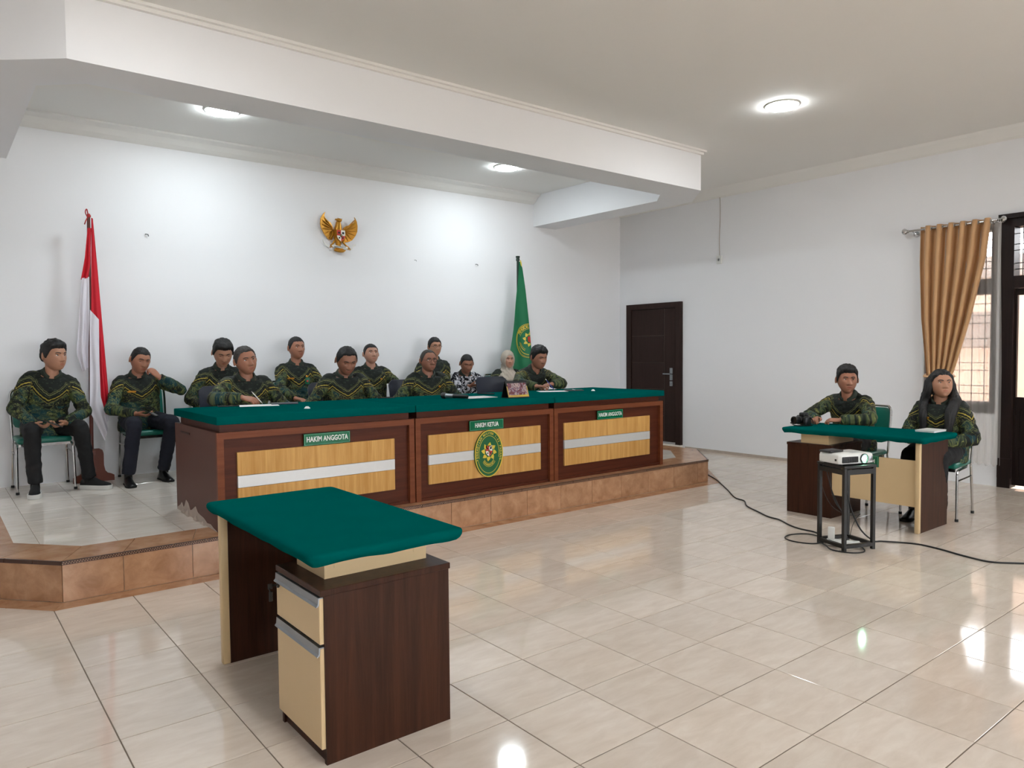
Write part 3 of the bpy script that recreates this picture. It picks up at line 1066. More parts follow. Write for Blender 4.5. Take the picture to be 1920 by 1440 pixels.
    fs += [(k, (k + 1) % n, K_) for k in range(n)] + [((len(rows) - 1) * n + (k + 1) % n, (len(rows) - 1) * n + k, K_ + 1) for k in range(n)]
    m.add(vs, fs)
    m.build('cloth_top', 'green_cloth', t, True)
    return t


nd = office_desk('pedestal desk standing alone in front, cream drawers with key in the lock', (1.028, 2.349, 0), 0)
rd = office_desk('pedestal desk with two people seated behind it, camera and notebook on top', (6.436, 3.542, 0), math.pi, 0.5)
# name plate on the far desk's modesty panel (local x = world 6.436 - X)
def rdp(v): return (6.436 - v[0], 3.542 - v[1], v[2])
m = MB(); m.rbox(0.509, 0.515, 0.43, 0.79, 0.478, 0.568, 0.0015, 1)
s = m.build('name_plate', 'sign_green', rd)
m = MB()
for a, b, c, e in ((0.436, 0.784, 0.483, 0.4845), (0.436, 0.784, 0.5615, 0.563), (0.436, 0.4375, 0.4845, 0.5615), (0.7825, 0.784, 0.4845, 0.5615)): m.box(0.515, 0.516, a, b, c, e)
m.build('plate_border', 'sign_edge', s)
m = MB(); extr_text(m, 'PENASEHAT HUKUM', 0.044, lambda v: (0.5155 + v[2], 0.61 + v[0] * 0.74, 0.523 + v[1]), 0.0007)
m.build('lettering', 'sign_text', s)


# ---- green vinyl chair with chrome tube frame (faces -Y, origin on the floor under the seat)
def visitor_chair():
    t = empty('visitor_chair')
    m = MB(); m.rbox(-0.205, 0.205, -0.20, 0.20, 0.425, 0.475, 0.022, 3)
    m.build('seat', 'vinyl', t, True)
    m = MB()
    n = 9
    vs, fs = [], []
    for s, off in ((0, 0.0), (1, 0.035)):
        for i in range(n):
            for j in range(n):
                u, w = i / (n - 1) * 2 - 1, j / (n - 1) * 2 - 1
                k = 0.93 if abs(u) > 0.9 and abs(w) > 0.9 else 1.0
                bul = 0.012 * (1 - u * u) * (1 - w * w) * (1 if s else -1)
                vs.append((u * 0.195 * k, 0.215 + 0.03 * (w + 1) / 2 * 2 - 0.02 * (1 - u * u) + off + bul, 0.70 + w * 0.165 * k))
    for s in (0, 1):
        for i in range(n - 1):
            for j in range(n - 1):
                a = s * n * n + i * n + j
                fs.append((a, a + n, a + n + 1, a + 1))
    ring = [i * n for i in range(n)] + [(n - 1) * n + j for j in range(1, n)] + [i * n + n - 1 for i in range(n - 2, -1, -1)] + [j for j in range(n - 2, 0, -1)]
    for a, b in zip(ring, ring[1:] + ring[:1]): fs.append((a, b, n * n + b, n * n + a))
    m.add(vs, fs)
    m.build('backrest', 'vinyl', t, True)
    rr = 0.0105
    m = MB()
    m.tube([(-0.205, 0.20, 0.41), (-0.21, 0.215, 0.55), (-0.212, 0.25, 0.80), (-0.19, 0.262, 0.872), (-0.13, 0.265, 0.882), (0.13, 0.265, 0.882), (0.19, 0.262, 0.872), (0.212, 0.25, 0.80), (0.21, 0.215, 0.55), (0.205, 0.20, 0.41)], rr, 8, True, 4)
    m.build('back_frame', 'chrome', t, True)
    for s in (-1, 1):
        m = MB(); m.tube([(s * 0.19, 0.12, 0.412), (s * 0.205, -0.14, 0.412), (s * 0.208, -0.185, 0.395), (s * 0.21, -0.20, 0.34), (s * 0.215, -0.215, 0.012)], rr, 8, True, 3)
        lg = m.build('leg', 'chrome', t, True)
        m = MB(); m.lathe([(0.014, 0.0), (0.014, 0.02), (0.011, 0.022)], (s * 0.215, -0.215, 0.0), 10); m.build('foot_cap', 'rubber', lg, True)
        m = MB(); m.tube([(s * 0.205, 0.20, 0.44), (s * 0.208, 0.205, 0.36), (s * 0.215, 0.235, 0.012)], rr, 8, True, 3)
        lg = m.build('leg', 'chrome', t, True)
        m = MB(); m.lathe([(0.014, 0.0), (0.014, 0.02), (0.011, 0.022)], (s * 0.215, 0.235, 0.0), 10); m.build('foot_cap', 'rubber', lg, True)
        m = MB(); m.tube([(s * 0.21, -0.2, 0.33), (s * 0.209, 0.208, 0.33)], 0.007, 6); m.build('side_rail', 'chrome', t, True)
    for ya in (-0.19, 0.15):
        m = MB(); m.box(-0.19, 0.19, ya, ya + 0.02, 0.402, 0.426); m.build('seat_bar', 'chrome', t)
    return t


# ---- dark office chair (faces -Y)
def office_chair():
    t = empty('office_chair')
    m = MB(); m.rbox(-0.25, 0.25, -0.24, 0.24, 0.44, 0.52, 0.035, 3)
    m.build('seat', 'navy', t, True)
    n, k = 11, 15
    vs, fs = [], []
    for s in (0, 1):
        for i in range(n):
            for j in range(k):
                u, w = i / (n - 1) * 2 - 1, j / (k - 1)
                half = 0.235 * (1 - 0.10 * w) * (1 - 0.22 * max(0, (w - 0.86) / 0.14) ** 2)
                edge = max(abs(u), 0.0)
                th = 0.07 * (1 - 0.75 * max(0, (edge - 0.75) / 0.25) ** 2) * (1 - 0.5 * max(0, (w - 0.85) / 0.15) ** 2)
                y = 0.235 + 0.09 * w + 0.03 * (1 - u * u) - 0.035 * math.sin(w * math.pi) + (th if s else 0)
                vs.append((u * half, y, 0.50 + 0.40 * w))
    for s in (0, 1):
        for i in range(n - 1):
            for j in range(k - 1):
                a = s * n * k + i * k + j
                fs.append((a, a + k, a + k + 1, a + 1))
    ring = [i * k for i in range(n)] + [(n - 1) * k + j for j in range(1, k)] + [i * k + k - 1 for i in range(n - 2, -1, -1)] + [j for j in range(k - 2, 0, -1)]
    for a, b in zip(ring, ring[1:] + ring[:1]): fs.append((a, b, n * k + b, n * k + a))
    m = MB(); m.add(vs, fs); m.build('backrest', 'navy', t, True)
    for s in (-1, 1):
        m = MB(); m.tube([(s * 0.25, 0.16, 0.47), (s * 0.285, 0.12, 0.56), (s * 0.285, 0.05, 0.65), (s * 0.285, -0.12, 0.66)], 0.018, 8, True, 4); m.build('armrest', 'black', t, True)
    m = MB(); m.lathe([(0.05, 0.44), (0.05, 0.40), (0.028, 0.39), (0.028, 0.12), (0.05, 0.11), (0.05, 0.06)], (0, 0, 0), 14); m.build('column', 'black', t, True)
    for q in range(5):
        a = math.radians(90 + 72 * q)
        m = MB(); m.tube([(0.03 * math.cos(a), 0.03 * math.sin(a), 0.095), (0.28 * math.cos(a), 0.28 * math.sin(a), 0.075)], [0.026, 0.016], 6); lg = m.build('leg', 'black', t, True)
        m = MB(); m.lathe([(0.006, -0.02), (0.028, -0.016), (0.028, 0.016), (0.006, 0.02)], (0.28 * math.cos(a), 0.28 * math.sin(a), 0.028), 12, 'X'); m.build('caster', 'rubber', lg, True)
    return t


VC, OC = visitor_chair(), office_chair()
vc_used, oc_used = [False], [False]


def put_chair(proto, used, x, y, z, rz, label, group):
    o = proto if not used[0] else copy_tree(proto)
    used[0] = True
    o.location = (x, y, z); o.rotation_euler = (0, 0, rz)
    tag(o, label, 'chair', group)
    return o


GV, GO = 'green vinyl chairs with chrome legs', 'dark office chairs at the judge desks'
put_chair(VC, vc_used, 0.797, 7.725, ZS, 0, 'green vinyl chrome chair under the man nearest the red and white flag', GV)
put_chair(VC, vc_used, 1.66, 7.725, ZS, 0, 'green vinyl chrome chair under the man touching his chin', GV)
put_chair(VC, vc_used, 6.87, 3.41, 0, -math.pi / 2, 'green vinyl chair under the man seated at the desk with the camera', GV)
put_chair(VC, vc_used, 6.768, 2.652, 0, math.radians(-84.8), 'green vinyl chrome chair under the long-haired woman by the curtain', GV)
REAR = [(2.34, 'man looking down behind the pale-browed judge'), (3.155, 'tall man with name bar and card pocket'), (4.045, 'man between the two middle judges'), (4.90, 'man with thin glasses in the back row'), (5.335, 'man in the black and white shirt'), (6.055, 'woman in the beige headscarf')]
for x, who in REAR:
    put_chair(VC, vc_used, x, 7.70, ZS, 0, 'green chair against the end wall under the ' + who, GV)

# ================================================================== PEOPLE
def skin_mat(name, c):
    t = NT(name)
    v = t.coords('Object')
    a = t.noise(v, 24, 3)
    t.base(t.mix(a, dark(c, 0.88), dark(c, 1.1)), 0.47, 0, 0.4)
    t.b.inputs['Subsurface Weight'].default_value = 0.06
    t.b.inputs['Subsurface Radius'].default_value = (0.02, 0.008, 0.004)
    return t.m


def batik(name, bw=False):
    t = NT(name)
    at = t.node('ShaderNodeAttribute'); at.attribute_name = 'rest'
    sp = t.node('ShaderNodeSeparateXYZ'); t.link(at.outputs['Vector'], sp.inputs[0])
    oi = t.node('ShaderNodeObjectInfo')
    ad = t.node('ShaderNodeVectorMath', operation='ADD')
    cx = t.node('ShaderNodeCombineXYZ')
    t.link(t.math('MULTIPLY', oi.outputs['Random'], 9.0), cx.inputs[2])
    t.link(at.outputs['Vector'], ad.inputs[0]); t.link(cx.outputs[0], ad.inputs[1])
    v = ad.outputs[0]
    if bw:
        a = t.noise(v, 17, 3, 0.55, 1.6)
        col = t.ramp(a, [(0.49, srgb(14, 14, 22)), (0.53, srgb(212, 212, 220))])
        t.base(col, 0.75, 0, 0.25)
        return t.m
    u, h = sp.outputs[0], sp.outputs[1]
    zig = t.math('SUBTRACT', t.math('SUBTRACT', h, 0.295), t.math('PINGPONG', t.math('ABSOLUTE', u), 0.115))
    zn = t.math('ADD', zig, t.math('MULTIPLY', t.math('SUBTRACT', t.noise(v, 30, 2), 0.5), 0.004))
    # leaf and tendril ground
    a = t.noise(v, 13, 3, 0.55, 2.0)
    ring = t.math('ABSOLUTE', t.math('SUBTRACT', a, 0.5))
    b = t.noise(v, 9, 2, 0.5, 1.0)
    vein = t.math('LESS_THAN', ring, 0.013)
    vo = t.node('ShaderNodeTexVoronoi'); vo.feature = 'F1'
    t.link(v, vo.inputs['Vector']); vo.inputs['Scale'].default_value = 11
    flow = t.math('LESS_THAN', vo.outputs['Distance'], 0.20)
    g0 = t.ramp(b, [(0.42, srgb(16, 20, 17)), (0.50, srgb(30, 41, 31)), (0.56, srgb(78, 90, 54)), (0.60, srgb(30, 47, 38)), (0.68, srgb(18, 54, 56))])
    teal = t.math('MULTIPLY', t.math('GREATER_THAN', t.noise(v, 6, 2), 0.56), t.math('LESS_THAN', h, 0.24))
    g1 = t.mix(t.math('MULTIPLY', teal, 0.6), g0, srgb(10, 62, 70))
    g2 = t.mix(t.math('MULTIPLY', vein, 0.8), g1, srgb(124, 128, 70))
    g3 = t.mix(t.math('MULTIPLY', flow, 0.35), g2, srgb(120, 122, 66))
    # yoke above the zigzag: dark green dots
    vo2 = t.node('ShaderNodeTexVoronoi'); t.link(v, vo2.inputs['Vector']); vo2.inputs['Scale'].default_value = 42
    up = t.mix(t.math('LESS_THAN', vo2.outputs['Distance'], 0.3), srgb(22, 27, 23), srgb(40, 52, 40))
    line2 = t.math('LESS_THAN', t.math('ABSOLUTE', t.math('SUBTRACT', zn, 0.052)), 0.0035)
    up = t.mix(line2, up, srgb(120, 122, 70))
    line3 = t.math('LESS_THAN', t.math('ABSOLUTE', t.math('SUBTRACT', zn, 0.068)), 0.0025)
    up = t.mix(line3, up, srgb(96, 100, 62))
    c = t.mix(t.math('GREATER_THAN', zn, 0.03), g3, up)
    c = t.mix(t.math('LESS_THAN', t.math('ABSOLUTE', zn), 0.026), c, srgb(10, 13, 14))
    c = t.mix(t.math('LESS_THAN', t.math('ABSOLUTE', zn), 0.0068), c, srgb(160, 144, 58))
    c = t.mix(t.math('LESS_THAN', t.math('ABSOLUTE', t.math('ADD', zn, 0.030)), 0.0035), c, srgb(126, 116, 52))
    t.base(c, 0.7, 0, 0.3)
    t.bump(t.noise(v, 300, 2), 0.08, 0.002)
    return t.m


MAT['batik'] = batik('batik_shirt')
MAT['bw_shirt'] = batik('black_white_shirt', True)
MAT['collar'] = plain('dark_collar', srgb(40, 48, 38), 0.75, var=0.5, scale=50)
MAT['trousers_black'] = plain('black_trousers', srgb(17, 17, 19), 0.85, var=0.15, bump=0.1)
MAT['trousers_navy'] = plain('navy_trousers', srgb(18, 21, 36), 0.85, var=0.15, bump=0.1)
MAT['hair'] = plain('black_hair', srgb(17, 15, 15), 0.62, var=0.5, scale=120, bump=0.3)
MAT['hair_grey'] = plain('greying_hair', srgb(52, 46, 43), 0.65, var=0.4, scale=120, bump=0.3)
MAT['eye_white'] = plain('eye_white', srgb(215, 208, 200), 0.3, var=0.02)
MAT['iris'] = plain('dark_iris', srgb(22, 14, 12), 0.2, var=0.1)
MAT['hijab'] = plain('beige_headscarf', srgb(176, 164, 150), 0.8, var=0.05, bump=0.1)
MAT['shoe_black'] = plain('black_shoe', srgb(14, 14, 15), 0.28, var=0.2)
MAT['shoe_knit'] = plain('black_knit_shoe', srgb(20, 20, 21), 0.85, var=0.2)
MAT['shoe_sole'] = plain('white_sole', srgb(215, 214, 210), 0.6, var=0.03)
SKIN = {'a': srgb(176, 128, 102), 'b': srgb(164, 112, 88), 'c': srgb(152, 104, 82), 'd': srgb(150, 102, 82), 'e': srgb(182, 136, 114)}
for k, c in SKIN.items():
    MAT['skin_' + k] = skin_mat('skin_' + k, c)
    MAT['lip_' + k] = skin_mat('lip_' + k, (c[0] * 0.9, c[1] * 0.70, c[2] * 0.70, 1))


def gs(x, w): return np.exp(-(x / w) ** 2)


def sstep(a, b, x):
    t = np.clip((x - a) / (b - a), 0, 1)
    return t * t * (3 - 2 * t)


def head_grid(nl=64, nm=80, wide=1.0, jaw=1.0):
    """sculpted head, -Y is the face; returns verts (nl*nm,3), faces"""
    lat = np.linspace(-math.pi / 2, math.pi / 2, nl)[:, None]
    lon = np.linspace(-math.pi, math.pi, nm, endpoint=False)[None, :]
    a, b, c = 0.0815 * wide, 0.098, 0.117
    cl = np.abs(np.cos(lat)) ** 0.88
    x = a * cl * np.sign(np.sin(lon)) * np.abs(np.sin(lon)) ** 0.95
    y = -b * cl * np.sign(np.cos(lon)) * np.abs(np.cos(lon)) ** 0.95
    z = c * np.sin(lat) + 0 * lon
    t = np.clip(-z / c, 0, 1)
    fr = sstep(0.03, -0.05, y)                      # 1 on the face side
    x = x * (1 - 0.24 * t ** 1.9)
    y = y - 0.036 * t ** 1.5                        # jaw forward
    y = np.where(y > 0, y * (1 - 0.30 * t), y)
    ys = -0.092
    y = np.where(y < ys, ys + (y - ys) * 0.4, y)    # flatter face
    y = y + fr * 0.012 * sstep(0.04, 0.115, z)      # forehead slopes back
    ax = np.abs(x)
    d = 0 * y
    d -= 0.0045 * gs(z - 0.030, 0.011) * sstep(0.058, 0.03, ax)           # brow
    d += 0.0115 * gs(ax - 0.031, 0.017) * gs(z - 0.012, 0.0125)           # sockets
    d += 0.003 * gs(ax, 0.012) * gs(z - 0.022, 0.01)
    nose = sstep(0.03, -0.026, z) * sstep(-0.043, -0.032, z)
    d -= 0.026 * nose * gs(x, 0.0105 + 0.006 * sstep(0.0, -0.03, z))
    d -= 0.008 * gs(ax - 0.0145, 0.008) * gs(z + 0.030, 0.008)            # nostril wings
    d -= 0.004 * gs(ax - 0.043, 0.018) * gs(z + 0.012, 0.018)             # cheekbones
    d -= 0.0075 * gs(x, 0.024) * gs(z + 0.0545, 0.0062)
    d -= 0.0075 * gs(x, 0.021) * gs(z + 0.069, 0.0068)
    d += 0.0045 * gs(x, 0.025) * gs(z + 0.0615, 0.0026)
    d += 0.003 * gs(x, 0.02) * gs(z + 0.082, 0.006)
    d -= 0.006 * gs(x, 0.022) * gs(z + 0.100, 0.014)
    y = y + d * fr
    V = np.stack([x, y, z], -1).reshape(-1, 3)
    F = []
    for i in range(nl - 1):
        for j in range(nm):
            j2 = (j + 1) % nm
            F.append((i * nm + j, i * nm + j2, (i + 1) * nm + j2, (i + 1) * nm + j))
    return V, F


HV0, HF0 = head_grid()


def remesh(mb, voxel, smooth=2, name='m'):
    me = bpy.data.meshes.new(name)
    me.from_pydata(mb.v, [], mb.f)
    bm = bmesh.new(); bm.from_mesh(me)
    bmesh.ops.remove_doubles(bm, verts=bm.verts[:], dist=1e-6)
    bmesh.ops.recalc_face_normals(bm, faces=bm.faces[:])
    bm.to_mesh(me); bm.free()
    ob = bpy.data.objects.new(name, me)
    COL.objects.link(ob)
    md = ob.modifiers.new('r', 'REMESH'); md.mode = 'VOXEL'; md.voxel_size = voxel; md.use_smooth_shade = True
    if smooth:
        sm = ob.modifiers.new('s', 'SMOOTH'); sm.factor = 0.5; sm.iterations = smooth
    dg = bpy.context.evaluated_depsgraph_get()
    res = bpy.data.meshes.new_from_object(ob.evaluated_get(dg))
    bpy.data.objects.remove(ob); bpy.data.meshes.remove(me)
    return res


def get_co(me):
    a = np.empty(len(me.vertices) * 3); me.vertices.foreach_get('co', a); return a.reshape(-1, 3)


def set_co(me, a):
    me.vertices.foreach_set('co', a.ravel()); me.update()


def wrinkle(me, amp, sc=11.0, seed=0.0):
    co = get_co(me)
    nr = np.empty(len(co) * 3); me.vertices.foreach_get('normal', nr); nr = nr.reshape(-1, 3)
    d = np.array([noise.noise((p[0] * sc + seed, p[1] * sc, p[2] * sc * 1.5)) + 0.5 * noise.noise((p[0] * sc * 2.3, p[1] * sc * 2.3 + seed, p[2] * sc * 3.2)) for p in co])
    d = np.clip(1 - np.abs(d) * 3, -0.4, 1)        # ridged folds
    set_co(me, co + nr * (d * amp)[:, None])


def finish(me, name, mats, parent, smooth=True):
    me.name = name
    while len(me.materials) < len(mats): me.materials.append(None)
    for i_, k in enumerate(mats): me.materials[i_] = MAT[k]
    if smooth: me.polygons.foreach_set('use_smooth', [True] * len(me.polygons))
    o = bpy.data.objects.new(name, me)
    COL.objects.link(o)
    o.parent = parent
    return o


def ring_loft(mb, rings, seg=36, expo=2.3):
    """rings: (center, X axis, Y axis, half width, half depth); closed ends"""
    vs, fs = [], []
    for (c, X, Y, a, b) in rings:
        for k in range(seg):
            t = 2 * math.pi * k / seg
            s_, c_ = math.sin(t), -math.cos(t)        # k=0 is the front (-Y)
            e = 2 / expo
            p = c + X * (a * math.copysign(abs(s_) ** e, s_)) + Y * (b * math.copysign(abs(c_) ** e, c_))
            vs.append(tuple(p))
    n = len(rings)
    for i in range(n - 1):
        for k in range(seg):
            k2 = (k + 1) % seg
            fs.append((i * seg + k, i * seg + k2, (i + 1) * seg + k2, (i + 1) * seg + k))
    fs.append(tuple(range(seg))[::-1]); fs.append(tuple(range((n - 1) * seg, n * seg)))
    mb.add(vs, fs)


def hand(mb, w, d, n, right, curl=0.5, size=1.0, pinch=False):
    """five fingers rooted in a palm; w wrist, d finger direction, n palm normal"""
    d = Vector(d).normalized()
    n = Vector(n); n = (n - d * n.dot(d)).normalized()
    s = d.cross(n) if right else n.cross(d)           # thumb side
    w = Vector(w)
    P = lambda a, b, c: tuple(w + d * (a * size) + s * (b * size) + n * (c * size))
    vs, fs = [], []
    prof = [(-0.03, 0.024, 0.019, 0), (0.0, 0.025, 0.017, 0), (0.02, 0.033, 0.017, 0.002), (0.045, 0.041, 0.0155, 0.002), (0.07, 0.042, 0.0135, 0.0), (0.088, 0.038, 0.011, 0.0)]
    seg = 14
    for (a, hw, ht, off) in prof:
        for k in range(seg):
            t = 2 * math.pi * k / seg
            vs.append(P(a, hw * math.cos(t), ht * math.sin(t)))
    for i in range(len(prof) - 1):
        for k in range(seg):
            k2 = (k + 1) % seg
            fs.append((i * seg + k, i * seg + k2, (i + 1) * seg + k2, (i + 1) * seg + k))
    fs.append(tuple(range(seg))[::-1]); fs.append(tuple(range((len(prof) - 1) * seg, len(prof) * seg)))
    mb.add(vs, fs)
    for i, (so, ln, st) in enumerate(((0.030, 0.073, 0.08), (0.0105, 0.081, 0.085), (-0.0105, 0.075, 0.083), (-0.030, 0.058, 0.077))):
        cc = curl * (1.0 + 0.12 * i)
        if pinch and i == 0: cc = curl * 0.8
        pt = [(st - 0.02, so, 0), (st, so, 0)]
        ang = 0.0
        a, c = st, 0.0
        for f, bend in ((0.45, 0.75), (0.30, 0.95), (0.25, 0.6)):
            ang += cc * bend
            a += ln * f * math.cos(ang); c += ln * f * math.sin(ang)
            pt.append((a, so * (1.02 - 0.1 * cc), c))
        mb.tube([P(*p) for p in pt], [0.0088, 0.0092, 0.0085, 0.0078, 0.0062], 8, True, 2)
    th = 0.55 if not pinch else 0.95
    pt = [(0.012, 0.018, 0.004), (0.035, 0.038, 0.010), (0.058, 0.050 - 0.012 * th, 0.014 + 0.020 * th), (0.080, 0.050 - 0.024 * th, 0.016 + 0.030 * th)]
    mb.tube([P(*p) for p in pt], [0.0115, 0.0115, 0.0098, 0.0075], 8, True, 3)


def ik(a, b, l1, l2, hint):
    a, b = Vector(a), Vector(b)
    d = b - a
    L = min(d.length, (l1 + l2) * 0.995)
    x = (l1 * l1 - l2 * l2 + L * L) / (2 * L)
    h = math.sqrt(max(l1 * l1 - x * x, 1e-8))
    u = d.normalized()
    hv = Vector(hint); hv = (hv - u * hv.dot(u)).normalized()
    return a + u * x + hv * h


def transform_pts(M, V):
    A = np.array(M)
    return V @ A[:3, :3].T + A[:3, 3]


def rot(ax, deg): return Matrix.Rotation(math.radians(deg), 3, ax)


LOGP = []


def person(label, loc, rz=0.0, seat=0.475, s=1.0, lean=5, side=0, twist=0, hy=0.05, yaw=0, pitch=0, roll=0, skin='b', wide=1.0, big=1.0, belly=0.0,
           hair='short', hairmat='hair', handL=None, handR=None, hintL=(1, 0.4, -0.5), hintR=(-1, 0.4, -0.5), legs='hidden', shirt='batik', trousers='trousers_black',
           shoe='shoe_black', eyes='open', glasses=False, mustache=False, tagbar=False, pin=False, card=False, headsize=1.0, group='people seated in the hall', shoulder=1.0, brow=1.0):
    root = empty('person', label, 'person', loc, rz, group)
    seed = loc[0] * 3.1 + loc[1]
    hip = Vector((0, hy, seat + 0.085))
    # ---- spine
    sp = {}
    p = hip.copy()
    hh = -0.10
    step = 0.01
    def frame(h):
        f = min(max(h, 0) / 0.30, 1)
        return rot('Z', twist * min(max(h, 0) / 0.45, 1)) @ rot('Y', side * f) @ rot('X', lean * (0.4 + 0.6 * f))
    H = [0.0]; Ppos = [hip.copy()]
    while H[-1] < 0.62:
        R = frame(H[-1]); Ppos.append(Ppos[-1] + R @ Vector((0, 0, step * s))); H.append(H[-1] + step)
    def at(h):
        if h <= 0: return hip + Vector((0, 0, h)), frame(0)
        i = min(int(h / step), len(H) - 2); f = h / step - i
        return Ppos[i].lerp(Ppos[i + 1], f), frame(h)
    # ---- head placement
    nb, nR = at(0.535)
    hd = frame(0.6)
    hR = rot('Z', yaw) @ rot('Y', roll) @ rot('X', pitch)
    # head yaw is taken in the body frame without its lean, so that people look level
    hc = nb + (frame(0.45) @ Vector((0, -0.012, 0.052 * s))) + hR @ Vector((0, -0.008, 0.098 * headsize))
    HM = Matrix.Translation(hc) @ hR.to_4x4() @ Matrix.Diagonal((headsize * wide, headsize, headsize, 1))
    # ---- shoulders, arms
    shp, shR = at(0.445)
    SH, EL, WR = {}, {}, {}
    for sd, hnd, hint in ((1, handL, hintL), (-1, handR, hintR)):
        S = shp + shR @ Vector((sd * 0.162 * shoulder, 0.0, 0.0))
        if hnd is None:
            hnd = dict(w=(sd * 0.17, -0.22, seat + 0.16), d=(-sd * 0.4, -1, -0.15), n=(0, 0.1, -1), curl=0.5)
        W_ = Vector(hnd['w'])
        mx = 0.53
        if (W_ - S).length > mx: W_ = S + (W_ - S).normalized() * mx
        E_ = ik(S, W_, 0.285, 0.25, hint)
        SH[sd], EL[sd], WR[sd] = S, E_, (W_, hnd)
    # ---- body (skin): head, neck, trunk core, arms and hands as one surface
    mb = MB()
    HV = transform_pts(HM, HV0)
    mb.add(HV, HF0)
    for sd in (-1, 1):                                 # ears
        e = []
        for k in range(7):
            for q in range(10):
                la, lo = math.pi * (k / 6 - 0.5), 2 * math.pi * q / 10
                v = Vector((0.0085 * math.cos(la) * math.cos(lo), 0.020 * math.cos(la) * math.sin(lo), 0.033 * math.sin(la)))
                v = rot('Z', sd * 30) @ rot('X', -12) @ v
                e.append(tuple(HM @ (v + Vector((sd * 0.0895, 0.014, -0.002)))))
        mb.add(e, [(k * 10 + q, k * 10 + (q + 1) % 10, (k + 1) * 10 + (q + 1) % 10, (k + 1) * 10 + q) for k in range(6) for q in range(10)])
    nk = HM @ Vector((0, 0.022, -0.055))
    nb2, _ = at(0.50)
    mid = nk.lerp(nb, 0.55)
    mb.tube([tuple(nk), tuple(mid), tuple(nb), tuple(nb2)], [0.050 * big ** 0.5, 0.052 * big ** 0.5, 0.056 * big ** 0.5, 0.066], 20, True, 3)
    core = []
    for h in (0.0, 0.12, 0.25, 0.36, 0.44, 0.50, 0.525):
        c, R = at(h)
        a = {0.0: .13, .12: .13, .25: .135, .36: .145, .44: .14, .50: .10, .525: .055}[h]
        core.append((c, R @ Vector((1, 0, 0)), R @ Vector((0, 1, 0)), a, min(a * 0.62, 0.085)))
    ring_loft(mb, core, 20)
    for sd in (1, -1):
        W_, hnd = WR[sd]
        inn = shp + shR @ Vector((sd * 0.08, 0, 0))
        mb.tube([tuple(inn), tuple(SH[sd].lerp(EL[sd], 0.1)), tuple(EL[sd]), tuple(W_)], [0.045, 0.042, 0.034, 0.026], 12, True, 4)
        hand(mb, W_, hnd['d'], hnd['n'], sd < 0, hnd.get('curl', 0.5), hnd.get('size', 1.0), hnd.get('pinch', False))
    me = remesh(mb, 0.005, 1)
    co = get_co(me)
    Mi = np.array(HM.inverted())
    lc = co @ Mi[:3, :3].T + Mi[:3, 3]
    lips = (np.abs(lc[:, 0]) < 0.023) & (lc[:, 1] < -0.07) & (np.abs(lc[:, 2] + 0.0615) < 0.0125 * np.sqrt(np.clip(1 - (lc[:, 0] / 0.0235) ** 2, 0, 1)))
    lv = np.empty(len(me.loops), dtype=np.int32); me.loops.foreach_get('vertex_index', lv)
    ls = np.empty(len(me.polygons), dtype=np.int32); me.polygons.foreach_get('loop_start', ls)
    me.materials.clear()
    for k_ in range(4): me.materials.append(None)
    me.polygons.foreach_set('material_index', np.logical_and.reduceat(lips[lv], ls).astype(np.int32))
    em_v, em_f, em_m = [], [], []
    # eyes set into the sockets
    front = HV0[:, 1] < -0.02
    FV = HV0[front]
    def sy(x, z): return FV[np.argmin((FV[:, 0] - x) ** 2 + (FV[:, 2] - z) ** 2), 1]
    def blob(c, r, mat):
        k0 = len(em_v)
        for i in range(9):
            for j in range(12):
                la, lo = math.pi * (i / 8 - 0.5), 2 * math.pi * j / 12
                em_v.append(tuple(HM @ Vector((c[0] + r[0] * math.cos(la) * math.cos(lo), c[1] + r[1] * math.cos(la) * math.sin(lo), c[2] + r[2] * math.sin(la)))))
        for i in range(8):
            for j in range(12):
                em_f.append((k0 + i * 12 + j, k0 + i * 12 + (j + 1) % 12, k0 + (i + 1) * 12 + (j + 1) % 12, k0 + (i + 1) * 12 + j)); em_m.append(mat)
    for sd in (-1, 1):
        x, z = sd * 0.031, 0.0105
        y = sy(x, z)
        if eyes == 'open':
            blob((x, y + 0.0036, z), (0.0145, 0.006, 0.0066), 2)
            blob((x + 0.0015, y + 0.0002, z + 0.0004), (0.0064, 0.0036, 0.0064), 3)
            blob((x, y + 0.0010, z + 0.0068), (0.0168, 0.0048, 0.0025), 3)
        else:
            blob((x, y + 0.0016, z - 0.002), (0.0155, 0.0045, 0.0026), 3)
    m2 = bpy.data.meshes.new('eyes'); m2.from_pydata(em_v, [], em_f)
    for k_ in range(4): m2.materials.append(None)
    m2.polygons.foreach_set('material_index', em_m)
    bm = bmesh.new(); bm.from_mesh(me); bm.from_mesh(m2); bm.to_mesh(me); bm.free()
    bpy.data.meshes.remove(m2)
    finish(me, 'body', ['skin_' + skin, 'lip_' + skin, 'eye_white', 'iris'], root)
    # ---- eyebrows / moustache
    mb = MB()
    for sd in (-1, 1):
        pts = [(sd * 0.013, 0.0285), (sd * 0.026, 0.0335), (sd * 0.040, 0.033), (sd * 0.050, 0.027)]
        mb.tube([tuple(HM @ Vector((x, sy(x, z) + 0.0006, z))) for x, z in pts], [(0.0034, 0.0040 * brow)] * 3 + [(0.002, 0.0016)], 6, True, 3)
    if mustache:
        pts = [(-0.021, -0.0495), (-0.011, -0.0465), (0, -0.0455), (0.011, -0.0465), (0.021, -0.0495)]
        mb.tube([tuple(HM @ Vector((x, sy(x, z) + 0.001, z))) for x, z in pts], [0.0012, 0.0024, 0.002, 0.0024, 0.0012], 6, True, 3)
    mb.build('eyebrow_hair', hairmat, root, 'all')
